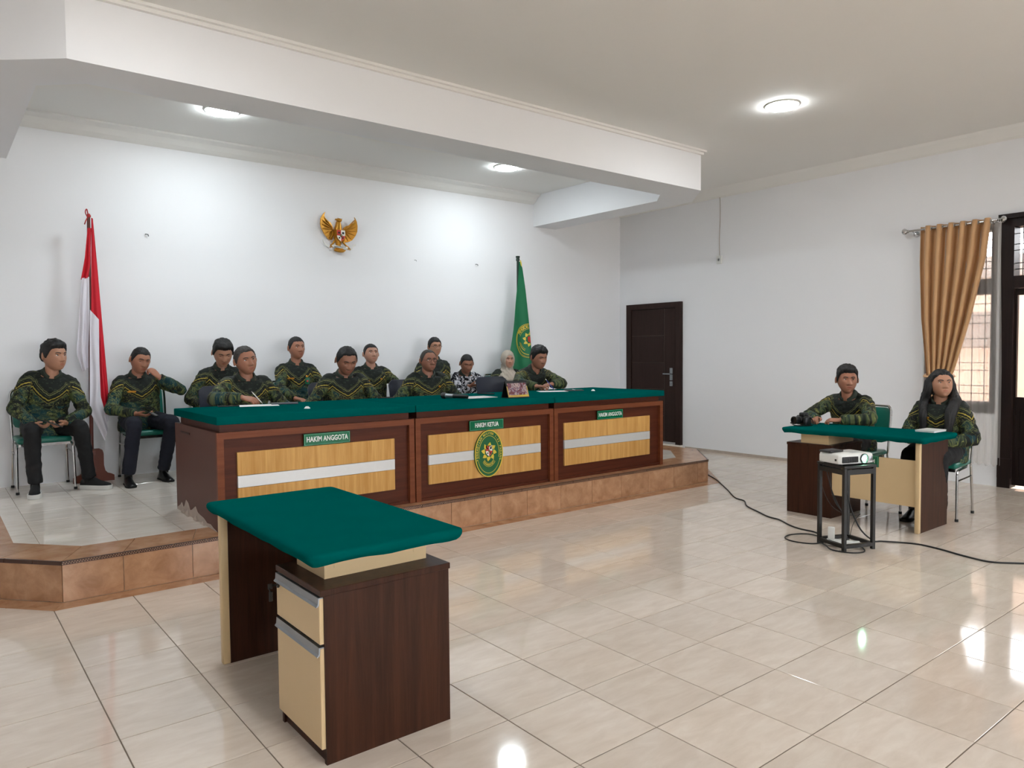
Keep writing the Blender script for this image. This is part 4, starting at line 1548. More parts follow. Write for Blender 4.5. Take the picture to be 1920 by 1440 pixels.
    # ---- hair
    if hair != 'hijab':
        cfg = {'short': (0.068, 0.016, 0.008), 'crop': (0.072, 0.009, 0.004), 'thick': (0.068, 0.026, 0.012), 'high': (0.080, 0.012, 0.006), 'thin': (0.090, 0.006, 0.004), 'long': (0.080, 0.016, 0.014), 'quiff': (0.068, 0.028, 0.009)}[hair]
        zf, tt, ts = cfg
        V, F = head_grid(72, 96)
        az = np.degrees(np.arctan2(np.abs(V[:, 0]), -V[:, 1]))
        if hair == 'long': line = np.interp(az, [0, 30, 55, 75, 95, 180], [zf, zf - 0.002, 0.045, 0.0, -0.09, -0.11])
        else: line = np.interp(az, [0, 28, 46, 58, 68, 80, 88, 104, 122, 140, 180], [zf, zf + 0.001, zf - 0.006, 0.042, 0.012, -0.018, -0.010, 0.028, -0.012, -0.050, -0.060])
        line = line + 0.004 * np.array([noise.noise((p[0] * 70, p[1] * 70, seed)) for p in V])
        k = np.clip((V[:, 2] - line) / 0.010, -1, 1)
        th = ts + (tt - ts) * sstep(0.02, 0.09, V[:, 2])
        nz = np.array([noise.noise((p[0] * 60, p[1] * 45 + seed, p[2] * 30)) for p in V])
        nz2 = np.array([noise.noise((p[0] * 150, p[1] * 110 + seed, p[2] * 70)) for p in V])
        th = th * (1 + 0.30 * nz) + 0.0028 * nz2
        if hair in ('quiff', 'thick'): th = th + 0.010 * sstep(0.05, 0.09, V[:, 2]) * sstep(0.0, -0.06, V[:, 1])
        off = np.where(k > 0, th * np.sqrt(np.clip(k, 0, 1)), 0.012 * k)
        nrm = V / (np.linalg.norm(V, axis=1)[:, None] + 1e-9)
        V = V + nrm * off[:, None]
        mb = MB(); mb.add(transform_pts(HM, V), F)
        if hair == 'long':
            for sd in (-1, 1):
                for j, (x0, y0, x1, y1, dn) in enumerate(((0.082, -0.012, 0.098, -0.075, 0.40), (0.090, 0.005, 0.114, -0.05, 0.42), (0.092, 0.035, 0.125, 0.0, 0.40), (0.075, 0.07, 0.10, 0.06, 0.38))):
                    pts = [HM @ Vector((sd * 0.045, y0 * 0.5 + 0.005, 0.085)), HM @ Vector((sd * (x0 - 0.004), y0 + 0.004, 0.03)), HM @ Vector((sd * (x0 + 0.008), y0 + 0.002, -0.05))]
                    b1 = hc + Vector((sd * (x1 + 0.01), y1 * 0.6, -0.15)); b2 = hc + Vector((sd * x1, y1 - 0.03, -0.25)); b3 = hc + Vector((sd * (x1 - 0.01), y1 - 0.05, -dn))
                    mb.tube([tuple(q) for q in pts + [b1, b2, b3]], [0.018, 0.021, 0.025, 0.032, 0.034, 0.014], 10, True, 4)
            bk = [HM @ Vector((0, 0.07, 0.0)), HM @ Vector((0, 0.085, -0.08)), hc + Vector((0, 0.10, -0.2)), hc + Vector((0, 0.11, -0.36))]
            mb.tube([tuple(q) for q in bk], [(0.06, 0.03), (0.075, 0.03), (0.09, 0.03), (0.06, 0.015)], 14, True, 4)
        if hair == 'long':
            me = remesh(mb, 0.006, 2)
            co = get_co(me); nr = np.empty(len(co) * 3); me.vertices.foreach_get('normal', nr); nr = nr.reshape(-1, 3)
            dd = np.array([noise.noise((p[0] * 90, p[1] * 90, p[2] * 6)) for p in co])
            set_co(me, co + nr * (dd * 0.005)[:, None])
            finish(me, 'hair', [hairmat], root)
        else:
            mb.build('hair', hairmat, root, 'all')
    else:
        V, F = head_grid(64, 88)
        face = (V[:, 1] < -0.01) & (((V[:, 0] / 0.056) ** 2 + ((V[:, 2] + 0.022) / 0.088) ** 2) < 1)
        nrm = V / (np.linalg.norm(V, axis=1)[:, None] + 1e-9)
        q = ((V[:, 0] / 0.056) ** 2 + ((V[:, 2] + 0.022) / 0.088) ** 2)
        off = np.where(V[:, 1] < -0.005, np.where(q < 1, -0.015, 0.013 * np.sqrt(np.clip((q - 1) / 0.25, 0, 1))), 0.02)
        mb = MB(); mb.add(transform_pts(HM, V + nrm * off[:, None]), F)
        rings = []
        for dz, a, b, dy in ((-0.06, 0.080, 0.086, 0.022), (-0.10, 0.082, 0.082, 0.02), (-0.135, 0.090, 0.084, 0.008), (-0.165, 0.118, 0.098, 0.0), (-0.195, 0.152, 0.116, -0.004), (-0.23, 0.172, 0.136, -0.01), (-0.29, 0.176, 0.150, -0.016), (-0.35, 0.172, 0.154, -0.018)):
            c = hc + Vector((0, dy + 0.012, dz))
            rings.append((c, Vector((1, 0, 0)), Vector((0, 1, 0)), a * 0.96, b))
        ring_loft(mb, rings, 64, 2.0)
        me = remesh(mb, 0.006, 3)
        co = get_co(me); nr = np.empty(len(co) * 3); me.vertices.foreach_get('normal', nr); nr = nr.reshape(-1, 3)
        dd = np.array([noise.noise((p[0] * 34 + p[2] * 12, p[1] * 34 - p[2] * 14, p[2] * 7)) for p in co])
        low = sstep(hc.z - 0.02, hc.z - 0.14, co[:, 2])
        set_co(me, co + nr * (dd * (0.003 + 0.012 * low))[:, None])
        finish(me, 'headscarf', ['hijab'], root)
    # ---- shirt
    B = big
    prof = [(-0.10, .188, .150), (-0.05, .190, .150), (0.0, .186, .146), (0.06, .180, .142), (.12, .176, .138), (.18, .176, .134), (.24, .180, .131), (.30, .181, .127), (.36, .184, .124), (.40, .184, .118), (.44, .178, .108), (.47, .162, .096), (.495, .138, .083), (.515, .115, .074), (.535, .082, .068), (.55, .066, .063)]
    rings, meta = [], []
    for h, a, b in prof:
        c, R = at(h)
        bel = belly * math.exp(-((h - 0.12) / 0.12) ** 2)
        a2 = a * (1 + (B - 1) * 0.8) * (shoulder if h > 0.3 and h < 0.5 else 1); b2 = (b * (1 + (B - 1) * 0.8)) + bel * 0.5
        R = R @ rot('X', {.515: 12, .535: 26, .55: 36}.get(h, 0))
        rings.append((c + R @ Vector((0, -bel * 0.5, -0.012 if h > 0.53 else 0)), R @ Vector((1, 0, 0)), R @ Vector((0, 1, 0)), a2, b2))
    # densify
    Q = catmull([tuple(r[0]) + tuple(r[1]) + tuple(r[2]) + (r[3], r[4], pr[0]) for r, pr in zip(rings, prof)], 3)
    mb = MB()
    ring_loft(mb, [(Vector(q[0:3]), Vector(q[3:6]).normalized(), Vector(q[6:9]).normalized(), q[9], q[10]) for q in Q], 40)
    rest = []
    for q in Q:
        for k in range(40):
            t = 2 * math.pi * k / 40
            if t > math.pi: t -= 2 * math.pi
            rest.append((t * 0.155, q[11], 0.0))
    for sd in (1, -1):
        W_, hnd = WR[sd]
        S, E_ = SH[sd], EL[sd]
        i1 = shp + shR @ Vector((sd * 0.10, 0, 0.005))
        ctl = [tuple(i1) + (0.064,), tuple(S + shR @ Vector((sd * -0.012, 0, 0.0))) + (0.068,), tuple(S.lerp(E_, 0.35)) + (0.061,), tuple(S.lerp(E_, 0.8)) + (0.055,), tuple(E_) + (0.053,), tuple(E_.lerp(W_, 0.3)) + (0.051,), tuple(E_.lerp(W_, 0.7)) + (0.046,), tuple(E_.lerp(W_, 0.97)) + (0.040,)]
        Qs = catmull(ctl, 5)
        n0 = len(mb.v)
        mb.tube([tuple(q[:3]) for q in Qs], [q[3] * (1 + (B - 1) * 0.7) for q in Qs], 20)
        dist = 0.0
        for i, q in enumerate(Qs):
            if i: dist += float(np.linalg.norm(q[:3] - Qs[i - 1][:3]))
            for k in range(20):
                vv = Vector(mb.v[n0 + i * 20 + k]) - Vector(q[:3])
                ang = math.atan2(vv.y, vv.x * sd)
                rest.append((ang * 0.062 + 0.03, 0.475 - dist, 0.5 + 0.3 * sd))
    me = remesh(mb, 0.0085, 3)
    kd = kdtree.KDTree(len(mb.v))
    for i, v in enumerate(mb.v): kd.insert(v, i)
    kd.balance()
    co = get_co(me)
    ra = np.zeros((len(co), 3))
    for i, p in enumerate(co):
        fnd = kd.find_n(p, 6)
        ws = [1 / (d * d + 4e-5) for _, _, d in fnd]
        r0 = rest[fnd[0][1]]
        acc = np.zeros(3); wt = 0
        for (c_, j, d_), w_ in zip(fnd, ws):
            if abs(rest[j][0] - r0[0]) < 0.1 and abs(rest[j][2] - r0[2]) < 0.1:
                acc += np.array(rest[j]) * w_; wt += w_
        ra[i] = acc / wt
    atr = me.attributes.new('rest', 'FLOAT_VECTOR', 'POINT')
    atr.data.foreach_set('vector', ra.ravel())
    wrinkle(me, 0.0055, 9.0, seed)
    sh = finish(me, 'shirt', [shirt], root)
    # collar
    c0, R0 = at(0.53)
    R0 = R0 @ rot('X', 24)
    mb = MB()
    vs, fs = [], []
    NA = 26
    for k in range(NA + 1):
        a = math.radians(16 + (328) * k / NA)
        fr_ = abs(k / NA * 2 - 1) ** 3
        dirv = R0 @ Vector((math.sin(a), -math.cos(a), 0))
        upz = R0 @ Vector((0, 0, 1))
        rr = (0.056 + 0.008 * fr_) * (1 + (B - 1) * 0.6)
        A_ = c0 + dirv * rr + upz * (0.034 - 0.018 * fr_)
        B_ = c0 + dirv * (rr + 0.014) + upz * (0.030 - 0.018 * fr_)
        C_ = c0 + dirv * (rr + 0.030 + 0.012 * fr_) + upz * (-0.014 - 0.040 * fr_)
        D_ = c0 + dirv * (rr + 0.012 + 0.012 * fr_) + upz * (-0.022 - 0.040 * fr_)
        vs += [tuple(A_), tuple(B_), tuple(C_), tuple(D_)]
    for k in range(NA):
        for j in range(4):
            fs.append((k * 4 + j, k * 4 + (j + 1) % 4, (k + 1) * 4 + (j + 1) % 4, (k + 1) * 4 + j))
    fs += [(0, 1, 2, 3), tuple(NA * 4 + j for j in (3, 2, 1, 0))]
    mb.add(vs, fs)
    if hair != 'hijab': mb.build('collar', 'collar', sh, True)
    def chest(u, h, out=0.012):
        c, R = at(h)
        a, b = [(a_, b_) for h_, a_, b_ in prof if abs(h_ - h) <= 0.031][0]
        y = -(b * (1 + (B - 1) * 0.8)) * (1 - abs(u / (a * B)) ** 2.3) ** (1 / 2.3) - out
        return c + R @ Vector((u, y, 0)), R
    if tagbar:
        c, R = chest(-0.085, 0.36)
        mb = MB(); mb.rbox(-0.036, 0.036, -0.002, 0.006, -0.0075, 0.0075, 0.0012, 1)
        R = R @ rot('Z', -18)
        mb.v = [tuple(c + R @ Vector(v)) for v in mb.v]; mb.build('name_bar', 'gold', sh)
    if pin:
        c, R = chest(0.085, 0.38)
        mb = MB(); mb.lathe([(0.001, -0.004), (0.008, -0.003), (0.012, 0.0), (0.010, 0.006)], (0, 0, 0), 10, 'Y')
        mb.v = [tuple(c + R @ Vector(v)) for v in mb.v]; mb.build('gold_pin', 'gold', sh)
    if card:
        c, R = chest(0.09, 0.33)
        mb = MB(); mb.rbox(-0.024, 0.024, -0.002, 0.004, -0.036, 0.036, 0.001, 1)
        mb.v = [tuple(c + R @ Vector(v)) for v in mb.v]; cd = mb.build('name_card', 'sign_green', sh)
        mb = MB(); mb.box(-0.009, 0.009, -0.0035, -0.002, -0.012, 0.008)
        mb.v = [tuple(c + R @ Vector(v)) for v in mb.v]; mb.build('card_print', 'emblem_red', cd)
    # ---- glasses
    if glasses:
        mb = MB()
        for sd in (-1, 1):
            pts = []
            for k in range(13):
                a = 2 * math.pi * k / 12
                pts.append(tuple(HM @ Vector((sd * 0.033 + 0.024 * math.cos(a), -0.100 + 0.004 * abs(math.cos(a)), 0.008 + 0.016 * math.sin(a)))))
            mb.tube(pts, 0.0019 if glasses == 'thick' else 0.0012, 6)
            mb.tube([tuple(HM @ Vector(q)) for q in ((sd * 0.057, -0.096, 0.012), (sd * 0.078, -0.07, 0.013), (sd * 0.083, 0.01, 0.012))], 0.0017, 6)
        mb.tube([tuple(HM @ Vector(q)) for q in ((-0.01, -0.101, 0.012), (0, -0.104, 0.014), (0.01, -0.101, 0.012))], 0.0017, 6)
        mb.build('glasses', 'black', root, True)
    # ---- trousers and shoes
    if legs == 'hidden':
        legs = {1: ((0.12, -0.36, seat + 0.06), (0.13, -0.36, 0.09), (0.03, -1)), -1: ((-0.12, -0.36, seat + 0.06), (-0.13, -0.36, 0.09), (-0.03, -1))}
    mb = MB()
    ring_loft(mb, [(hip + Vector((0, 0.0, dz)), Vector((1, 0, 0)), Vector((0, 1, 0)), a * B, b * B) for dz, a, b in ((-0.075, 0.15, 0.11), (-0.05, 0.178, 0.135), (0.02, 0.182, 0.135), (0.09, 0.165, 0.12))], 28)
    for sd in (1, -1):
        K, A, toe = legs[sd]
        K, A = Vector(K), Vector(A)
        hj = hip + Vector((sd * 0.092, 0.0, -0.005))
        ctl = [tuple(hj + Vector((0, 0.03, 0))) + (0.085,), tuple(hj.lerp(K, 0.3)) + (0.088 * B,), tuple(hj.lerp(K, 0.75)) + (0.076 * B,), tuple(K) + (0.066,), tuple(K.lerp(A, 0.22)) + (0.062,), tuple(K.lerp(A, 0.6)) + (0.057,), tuple(K.lerp(A, 0.97)) + (0.055,)]
        Qs = catmull(ctl, 4)
        mb.tube([tuple(q[:3]) for q in Qs], [q[3] for q in Qs], 18)
    me = remesh(mb, 0.011, 3)
    wrinkle(me, 0.0048, 8.0, seed + 5)
    finish(me, 'trousers', [trousers], root)
    for sd in (1, -1):
        K, A, toe = legs[sd]
        A = Vector(A)
        f = Vector((toe[0], toe[1], 0)).normalized()
        x = Vector((-f.y, f.x, 0))
        base = Vector((A.x, A.y, 0))
        def L(a, b, c): return tuple(base + f * a + x * b + Vector((0, 0, c)))
        sole_h = 0.038 if shoe == 'shoe_knit' else 0.014
        foot = [(-0.075, 0.030), (-0.06, 0.037), (0.0, 0.036), (0.06, 0.040), (0.12, 0.047), (0.165, 0.043), (0.195, 0.030), (0.205, 0.012)]
        out = [(a, b) for a, b in foot] + [(a, -b) for a, b in foot[::-1]]
        mb = MB()
        n = len(out)
        wd = 1.12 if shoe == 'shoe_knit' else 1.02
        vs = [L(a, b * wd, 0.0015) for a, b in out] + [L(a, b * wd, sole_h) for a, b in out]
        mb.add(vs, [tuple(range(n))[::-1], tuple(range(n, 2 * n))] + [(i, (i + 1) % n, n + (i + 1) % n, n + i) for i in range(n)])
        so = mb.build('shoe', 'shoe_sole' if shoe == 'shoe_knit' else 'rubber', root, True)
        mb = MB()
        rr = [(-0.072, 0.032, 0.050, 0.012), (-0.05, 0.034, 0.075, 0.0), (0.0, 0.035, 0.085, 0.0), (0.05, 0.038, 0.070, 0.0), (0.10, 0.043, 0.045, 0.0), (0.15, 0.042, 0.032, 0.0), (0.185, 0.030, 0.022, 0.0), (0.20, 0.012, 0.010, 0.0)]
        vs, fs = [], []
        S_ = 14
        for a, hw, hz, _ in rr:
            for k in range(S_):
                t = 2 * math.pi * k / S_
                vs.append(L(a, hw * math.cos(t), sole_h - 0.004 + max(0, math.sin(t)) * hz))
        for i in range(len(rr) - 1):
            for k in range(S_): fs.append((i * S_ + k, i * S_ + (k + 1) % S_, (i + 1) * S_ + (k + 1) % S_, (i + 1) * S_ + k))
        fs += [tuple(range(S_))[::-1], tuple(range((len(rr) - 1) * S_, len(rr) * S_))]
        mb.add(vs, fs)
        mb.tube([L(-0.012, 0, sole_h + 0.02), L(-0.008, 0, 0.14)], [0.036, 0.034], 12)
        mb.build('shoe_upper', shoe, so, 'all')
    LOGP.append((label, root, hc, headsize))
    return root

# ---- the fourteen people
H_ = lambda w, d, n, curl=0.5, **k: dict(w=w, d=d, n=n, curl=curl, **k)
GP = 'people in the court hall'
# two men by the flag
person('young man in batik shirt holding a phone between his knees, white-soled black shoes', (0.825, 7.725, ZS), lean=18, side=9, s=0.93, headsize=1.07, hy=0.06, yaw=32, pitch=4, skin='a', hair='thick',
       handL=H_((0.115, -0.28, 0.60), (-0.75, -0.55, -0.25), (-0.4, 0.1, 0.9), 0.7), handR=H_((-0.115, -0.28, 0.60), (0.75, -0.55, -0.25), (0.4, 0.1, 0.9), 0.7),
       legs={1: ((0.225, -0.32, 0.545), (0.285, -0.30, 0.09), (0.75, -0.75)), -1: ((-0.14, -0.36, 0.545), (-0.13, -0.36, 0.09), (-0.15, -1))}, trousers='trousers_black', shoe='shoe_knit', mustache=True, group=GP)
person('man in batik shirt touching his chin with a raised hand, seated next to the desks', (1.605, 7.725, ZS), lean=6, side=-3, s=0.83, hy=0.06, yaw=14, pitch=16, roll=6, skin='b', hair='crop', eyes='down', tagbar=True,
       handL=H_((0.115, -0.235, 0.975), (-0.62, 0.18, 0.72), (-0.5, 0.75, -0.45), 0.8), hintL=(1, -0.2, -0.6), handR=H_((-0.10, -0.27, 0.645), (0.85, -0.4, -0.25), (0.2, 0.2, 0.95), 0.6),
       legs={1: ((0.19, -0.36, 0.545), (0.13, -0.22, 0.09), (0.1, -1)), -1: ((-0.14, -0.38, 0.545), (-0.19, -0.33, 0.09), (-0.05, -1))}, trousers='trousers_navy', group=GP)
# back row against the end wall
person('man in the back row bowing his head behind the writing judge', (2.356, 7.70, ZS), lean=8, s=0.95, headsize=1.08, rz=math.radians(-6), yaw=0, pitch=30, skin='a', hair='thick', eyes='down', group=GP)
person('upright man in the back row with name bar and green card on his chest', (3.155, 7.70, ZS), lean=0, rz=math.radians(-10), yaw=15, skin='b', hair='crop', tagbar=True, card=True, pin=True,
       handR=H_((-0.10, -0.36, 0.72), (0.6, -0.8, -0.1), (0, 0, -1), 0.4), group=GP)
person('broad-faced man in the back row between the two middle judges, gold name bar', (4.045, 7.70, ZS), lean=5, s=0.89, headsize=0.95, rz=math.radians(-10), yaw=3, pitch=-6, skin='e', hair='crop', wide=1.06, big=1.05, tagbar=True, pin=True,
       handL=H_((0.20, -0.34, 0.74), (0.1, -1, -0.1), (0, 0, -1), 0.4), group=GP)
person('man in thin glasses in the back row, partly hidden by the bespectacled judge', (4.905, 7.70, ZS), lean=6, s=1.03, headsize=0.93, rz=math.radians(-12), yaw=5, pitch=2, skin='a', hair='short', glasses='thin', pin=True, shoulder=0.95, hintL=(0.15, 1, -0.5), handL=H_((0.10, -0.25, 0.64), (-0.4, -1, -0.1), (0, 0.1, -1), 0.5), group=GP)
person('man in black and white patterned shirt looking at his phone', (5.36, 7.70, ZS), lean=13, s=0.72, headsize=0.96, seat=0.46, rz=math.radians(-12), yaw=-6, pitch=22, skin='c', hair='crop', eyes='down', shirt='bw_shirt', shoulder=0.92, hintR=(-0.15, 1, -0.6),
       handL=H_((0.12, -0.36, 0.775), (-0.8, -0.5, 0.1), (-0.2, 0.2, 0.9), 0.6), handR=H_((-0.08, -0.36, 0.775), (0.8, -0.5, 0.1), (0.2, 0.2, 0.9), 0.6), group=GP)
person('woman in a beige headscarf in front of the green flag', (6.055, 7.70, ZS), lean=7, s=0.74, rz=math.radians(-14), yaw=-4, pitch=4, skin='e', hair='hijab', headsize=0.94, shoulder=0.86, group=GP)
# judges at the desks
person('judge writing with a pen, tilted head, greying hair', (2.19, 6.52, ZS), seat=0.485, s=0.80, lean=11, hy=0.03, yaw=7, roll=-9, pitch=2, skin='b', hair='high', hairmat='hair_grey', wide=1.07, big=1.1, belly=0.03,
       handR=H_((-0.15, -0.40, 0.825), (0.75, -0.65, -0.20), (0.45, 0.1, -0.9), 0.75, pinch=True), hintR=(-1, 0.2, -0.3), group=GP)
person('judge with receding shiny forehead looking straight down', (3.13, 6.52, ZS), seat=0.485, s=0.79, headsize=1.07, lean=8, hy=0.03, rz=math.radians(-8), yaw=2, pitch=28, skin='c', hair='high', wide=1.04, big=1.06, belly=0.02, eyes='down', mustache=True, group=GP)
person('judge in dark-rimmed glasses at the emblem desk, nearly bald', (4.063, 6.52, ZS), seat=0.485, s=0.755, headsize=0.94, lean=8, hy=0.03, rz=math.radians(-10), yaw=4, pitch=2, skin='d', hair='thin', hairmat='hair_grey', wide=1.06, big=1.12, belly=0.04, glasses='thick', pin=True, group=GP)
person('judge bent forward writing beside the desk calendar', (5.355, 6.42, ZS), seat=0.48, s=0.87, lean=28, hy=0.06, rz=math.radians(-4), yaw=2, pitch=16, skin='c', hair='quiff', wide=1.04, big=1.06, eyes='down', pin=True,
       handR=H_((-0.27, -0.52, 0.82), (0.9, -0.45, -0.08), (0.1, -0.1, -1), 0.7, pinch=True), handL=H_((-0.02, -0.45, 0.83), (-0.95, -0.3, 0), (0, 0, -1), 0.6), hintL=(1, -0.1, -0.2), hintR=(-1, 0.2, -0.2), group=GP)
# two at the far desk
person('man leaning on the far desk beside the camera, swept black hair', (6.86, 3.43, 0), rz=-math.pi / 2, lean=21, s=0.86, headsize=1.04, hy=0.03, yaw=40, pitch=3, skin='b', hair='quiff', big=1.02,
       handR=H_((-0.10, -0.47, 0.785), (0.2, -0.9, 0.1), (0.3, 0.2, -0.9), 0.8), handL=H_((0.10, -0.44, 0.785), (-0.85, -0.5, 0.0), (-0.1, 0.2, -0.95), 0.7), hintL=(1, -0.1, -0.3), hintR=(-1, 0.1, -0.3), group=GP)
person('woman with long black hair at the end of the far desk', (6.78, 2.635, 0), rz=math.radians(-86), lean=4, s=0.79, headsize=0.97, hy=0.04, yaw=38, pitch=-4, skin='a', hair='long', wide=1.07, big=1.10, shoulder=0.92, tagbar=True,
       handL=H_((0.10, -0.26, 0.64), (-0.6, -0.7, -0.1), (0, 0.1, -1), 0.5), handR=H_((-0.05, -0.26, 0.64), (0.6, -0.7, -0.1), (0, 0.1, -1), 0.5),
       legs={1: ((0.12, -0.40, 0.53), (0.10, -0.30, 0.09), (0.1, -1)), -1: ((-0.10, -0.40, 0.53), (-0.10, -0.32, 0.09), (0.0, -1))}, group=GP)

# ================================================================== OFFICE CHAIRS OF THE JUDGES
put_chair(OC, oc_used, 2.11, 6.50, ZS, math.radians(4), 'dark office chair behind the judge writing with a pen', GO)
put_chair(OC, oc_used, 3.09, 6.50, ZS, math.radians(-4), 'dark office chair behind the judge looking straight down', GO)
put_chair(OC, oc_used, 3.99, 6.52, ZS, math.radians(-3), 'dark office chair behind the judge in dark-rimmed glasses', GO)
put_chair(OC, oc_used, 5.08, 6.47, ZS, math.radians(-3), 'dark office chair with its whole back showing beside the judge bent forward', GO)


# ================================================================== FLAGS
def drape(mb, left, right, y0, amp, waves, phase=0.0, n=26, m=22, th=0.003, yfun=None):
    """cloth sheet between two edge polylines given as (x, z)"""
    def samp(P, k):
        d = [0.0]
        for a, b in zip(P, P[1:]): d.append(d[-1] + math.hypot(a[0] - b[0], a[1] - b[1]))
        out = []
        for i in range(k + 1):
            t = d[-1] * i / k
            j = max(q for q in range(len(P) - 1) if d[q] <= t + 1e-9)
            f = (t - d[j]) / (d[j + 1] - d[j])
            out.append(lerp2(P[j], P[j + 1], f))
        return out
    A, B = samp(left, n), samp(right, n)
    vs, fs = [], []
    for s in (0, 1):
        for i in range(n + 1):
            for j in range(m + 1):
                f = j / m
                x, z = lerp2(A[i], B[i], f)
                g = amp * min(1, 0.25 + i / n) * math.sin(2 * math.pi * waves * f + phase + 0.6 * math.sin(i * 0.25))
                y = y0 + g
                if yfun: y = y0 + yfun(x, z)
                vs.append((x, y + s * th, z))
    K = (n + 1) * (m + 1)
    for s in (0, 1):
        for i in range(n):
            for j in range(m):
                a = s * K + i * (m + 1) + j
                fs.append((a, a + 1, a + m + 2, a + m + 1))
    ring = list(range(m + 1)) + [i * (m + 1) + m for i in range(1, n + 1)] + [n * (m + 1) + j for j in range(m - 1, -1, -1)] + [i * (m + 1) for i in range(n - 1, 0, -1)]
    for a, b in zip(ring, ring[1:] + ring[:1]): fs.append((a, b, K + b, K + a))
    mb.add(vs, fs)


def flag_stand(t, x, y, mat):
    for rz in (0.0, math.pi / 2):
        prof = [(0.0, 0.0), (0.17, 0.0), (0.17, 0.05), (0.145, 0.065), (0.115, 0.075), (0.095, 0.10), (0.085, 0.15), (0.085, 0.26), (0.075, 0.295), (0.05, 0.31), (0.0, 0.31)]
        P = [(a, b) for a, b in prof] + [(-a, b) for a, b in prof[::-1][1:-1]]
        m = MB()
        m.prism(P, -0.012, 0.012, 'Y')
        if rz: m.v = [(-b, a * 0.75, c) for a, b, c in m.v]
        m.build('base_board', mat, t, False)


t = empty('national_flag', 'red and white flag hanging from a wooden pole in a wooden base', 'flag', (1.205, 7.82, ZS))
def off(m): m.v = [(a - 1.205, b - 7.82, c - ZS) for a, b, c in m.v]; return m
flag_stand(t, 0, 0, 'base_wood')
m = MB(); m.tube([(1.19, 7.82, ZS + 0.05), (1.205, 7.815, 1.3), (1.228, 7.80, 2.70)], [0.017, 0.016, 0.0145], 12, True, 3)
off(m).build('pole', 'pole_wood', t, True)
m = MB(); m.lathe([(0.016, 0), (0.02, 0.012), (0.012, 0.03), (0.002, 0.034)], (1.229, 7.80, 2.70), 12)
m.tube([(1.215, 7.785, 2.70), (1.20, 7.78, 2.74), (1.212, 7.78, 2.77), (1.22, 7.785, 2.71), (1.20, 7.775, 2.66), (1.19, 7.775, 2.63), (1.20, 7.778, 2.66)], 0.005, 6, True, 4)
off(m).build('ribbon_tie', 'ribbon_red', t, True)
m = MB()
m.cur = 0
drape(m, [(1.215, 2.60), (1.185, 2.33), (1.146, 2.12)], [(1.245, 2.60), (1.232, 2.295), (1.215, 2.145)], 7.785, 0.012, 1.2)
drape(m, [(1.246, 2.695), (1.233, 2.244), (1.221, 1.826), (1.262, 1.555), (1.272, 1.032), (1.30, 0.88)], [(1.259, 2.687), (1.282, 2.267), (1.317, 1.567), (1.332, 1.255), (1.343, 1.034), (1.333, 0.864)], 7.775, 0.010, 1.3, 0.5, 40)
m.cur = 1
drape(m, [(1.155, 2.135), (1.122, 1.751), (1.092, 1.447), (1.14, 1.274)], [(1.213, 2.15), (1.205, 1.753), (1.188, 1.506), (1.182, 1.31)], 7.787, 0.016, 1.6, 1.0)
drape(m, [(1.207, 1.845), (1.191, 1.358), (1.178, 0.909), (1.295, 0.625)], [(1.277, 1.757), (1.271, 1.356), (1.273, 1.04), (1.303, 0.906), (1.325, 0.755)], 7.748, 0.014, 1.2, 0.4, 36)
drape(m, [(1.30, 0.93), (1.305, 0.85), (1.318, 0.80)], [(1.345, 0.94), (1.352, 0.88), (1.335, 0.80)], 7.79, 0.004, 1.0, 0.4, 8)
off(m).build('flag_cloth', ['flag_red', 'flag_white'], t, True)

t = empty('court_flag', 'green court flag with yellow emblem on a dark pole', 'flag', (6.322, 7.80, ZS))
def offg(m): m.v = [(a - 6.322, b - 7.80, c - ZS) for a, b, c in m.v]; return m
flag_stand(t, 0, 0, 'base_wood')
m = MB(); m.tube([(6.322, 7.80, ZS + 0.05), (6.322, 7.79, 2.70)], [0.018, 0.017], 12)
m.lathe([(0.017, -0.05), (0.026, -0.045), (0.026, -0.02), (0.021, -0.015), (0.028, 0.0), (0.028, 0.018), (0.002, 0.02)], (6.322, 7.79, 2.70), 14)
offg(m).build('pole', 'pole_dark', t, True)
GY = 7.755
def gfold(x, z):
    k = min(1.0, max(0.0, (2.65 - z) / 1.2))
    return 0.016 * k * math.sin((x - 6.30 + 0.10 * (z - 1.5)) * 26)
m = MB()
drape(m, [(6.318, 2.644), (6.296, 2.366), (6.244, 2.02), (6.161, 1.453), (6.12, 1.10), (6.15, 0.80)], [(6.346, 2.631), (6.373, 2.549), (6.421, 2.269), (6.476, 1.816), (6.512, 1.451), (6.54, 1.127), (6.53, 0.78)], GY, 0, 1, 0, 44, 30, 0.003, gfold)
fc = offg(m).build('flag_cloth', 'flag_green', t, True)
m = MB(); m.tube([(6.335, 7.75, 2.66), (6.342, 7.748, 2.62), (6.352, 7.748, 2.58)], [0.006, 0.009, 0.005], 8, True, 3)
offg(m).build('gold_fringe', 'emblem_yellow', fc, True)
gc = (6.475, 1.575)
def edge_x(z): return float(np.interp(z, [1.127, 1.451, 1.816, 2.269], [6.54, 6.512, 6.476, 6.421])) - 0.004
def onflag(m):
    m.v = [(min(a, edge_x(c)), GY + gfold(min(a, edge_x(c)), c) - 0.003 + (b if abs(b) < 0.01 else 0), c) for a, b, c in m.v]
    return offg(m)
m = MB()
for ra, rb, w in ((0.232, 0.235, 0.006), (0.218, 0.221, 0.004), (0.155, 0.165, 0.004)):
    oval_ring(m, ra, rb, w, -0.001, 0.001, 0.25, 0.44 if ra < 0.2 else 0.75, 40, gc[0], gc[1])
onflag(m).build('emblem_line', 'emblem_yellow', fc)
m = MB(); arc_text(m, 'PENGADIL', 0.187, 0.193, math.radians(152), math.radians(92), 0.062, 0.0, gc[0], gc[1], False, 0.001)
tag(onflag(m).build('emblem_lettering', 'emblem_yellow', fc), kind='stuff')
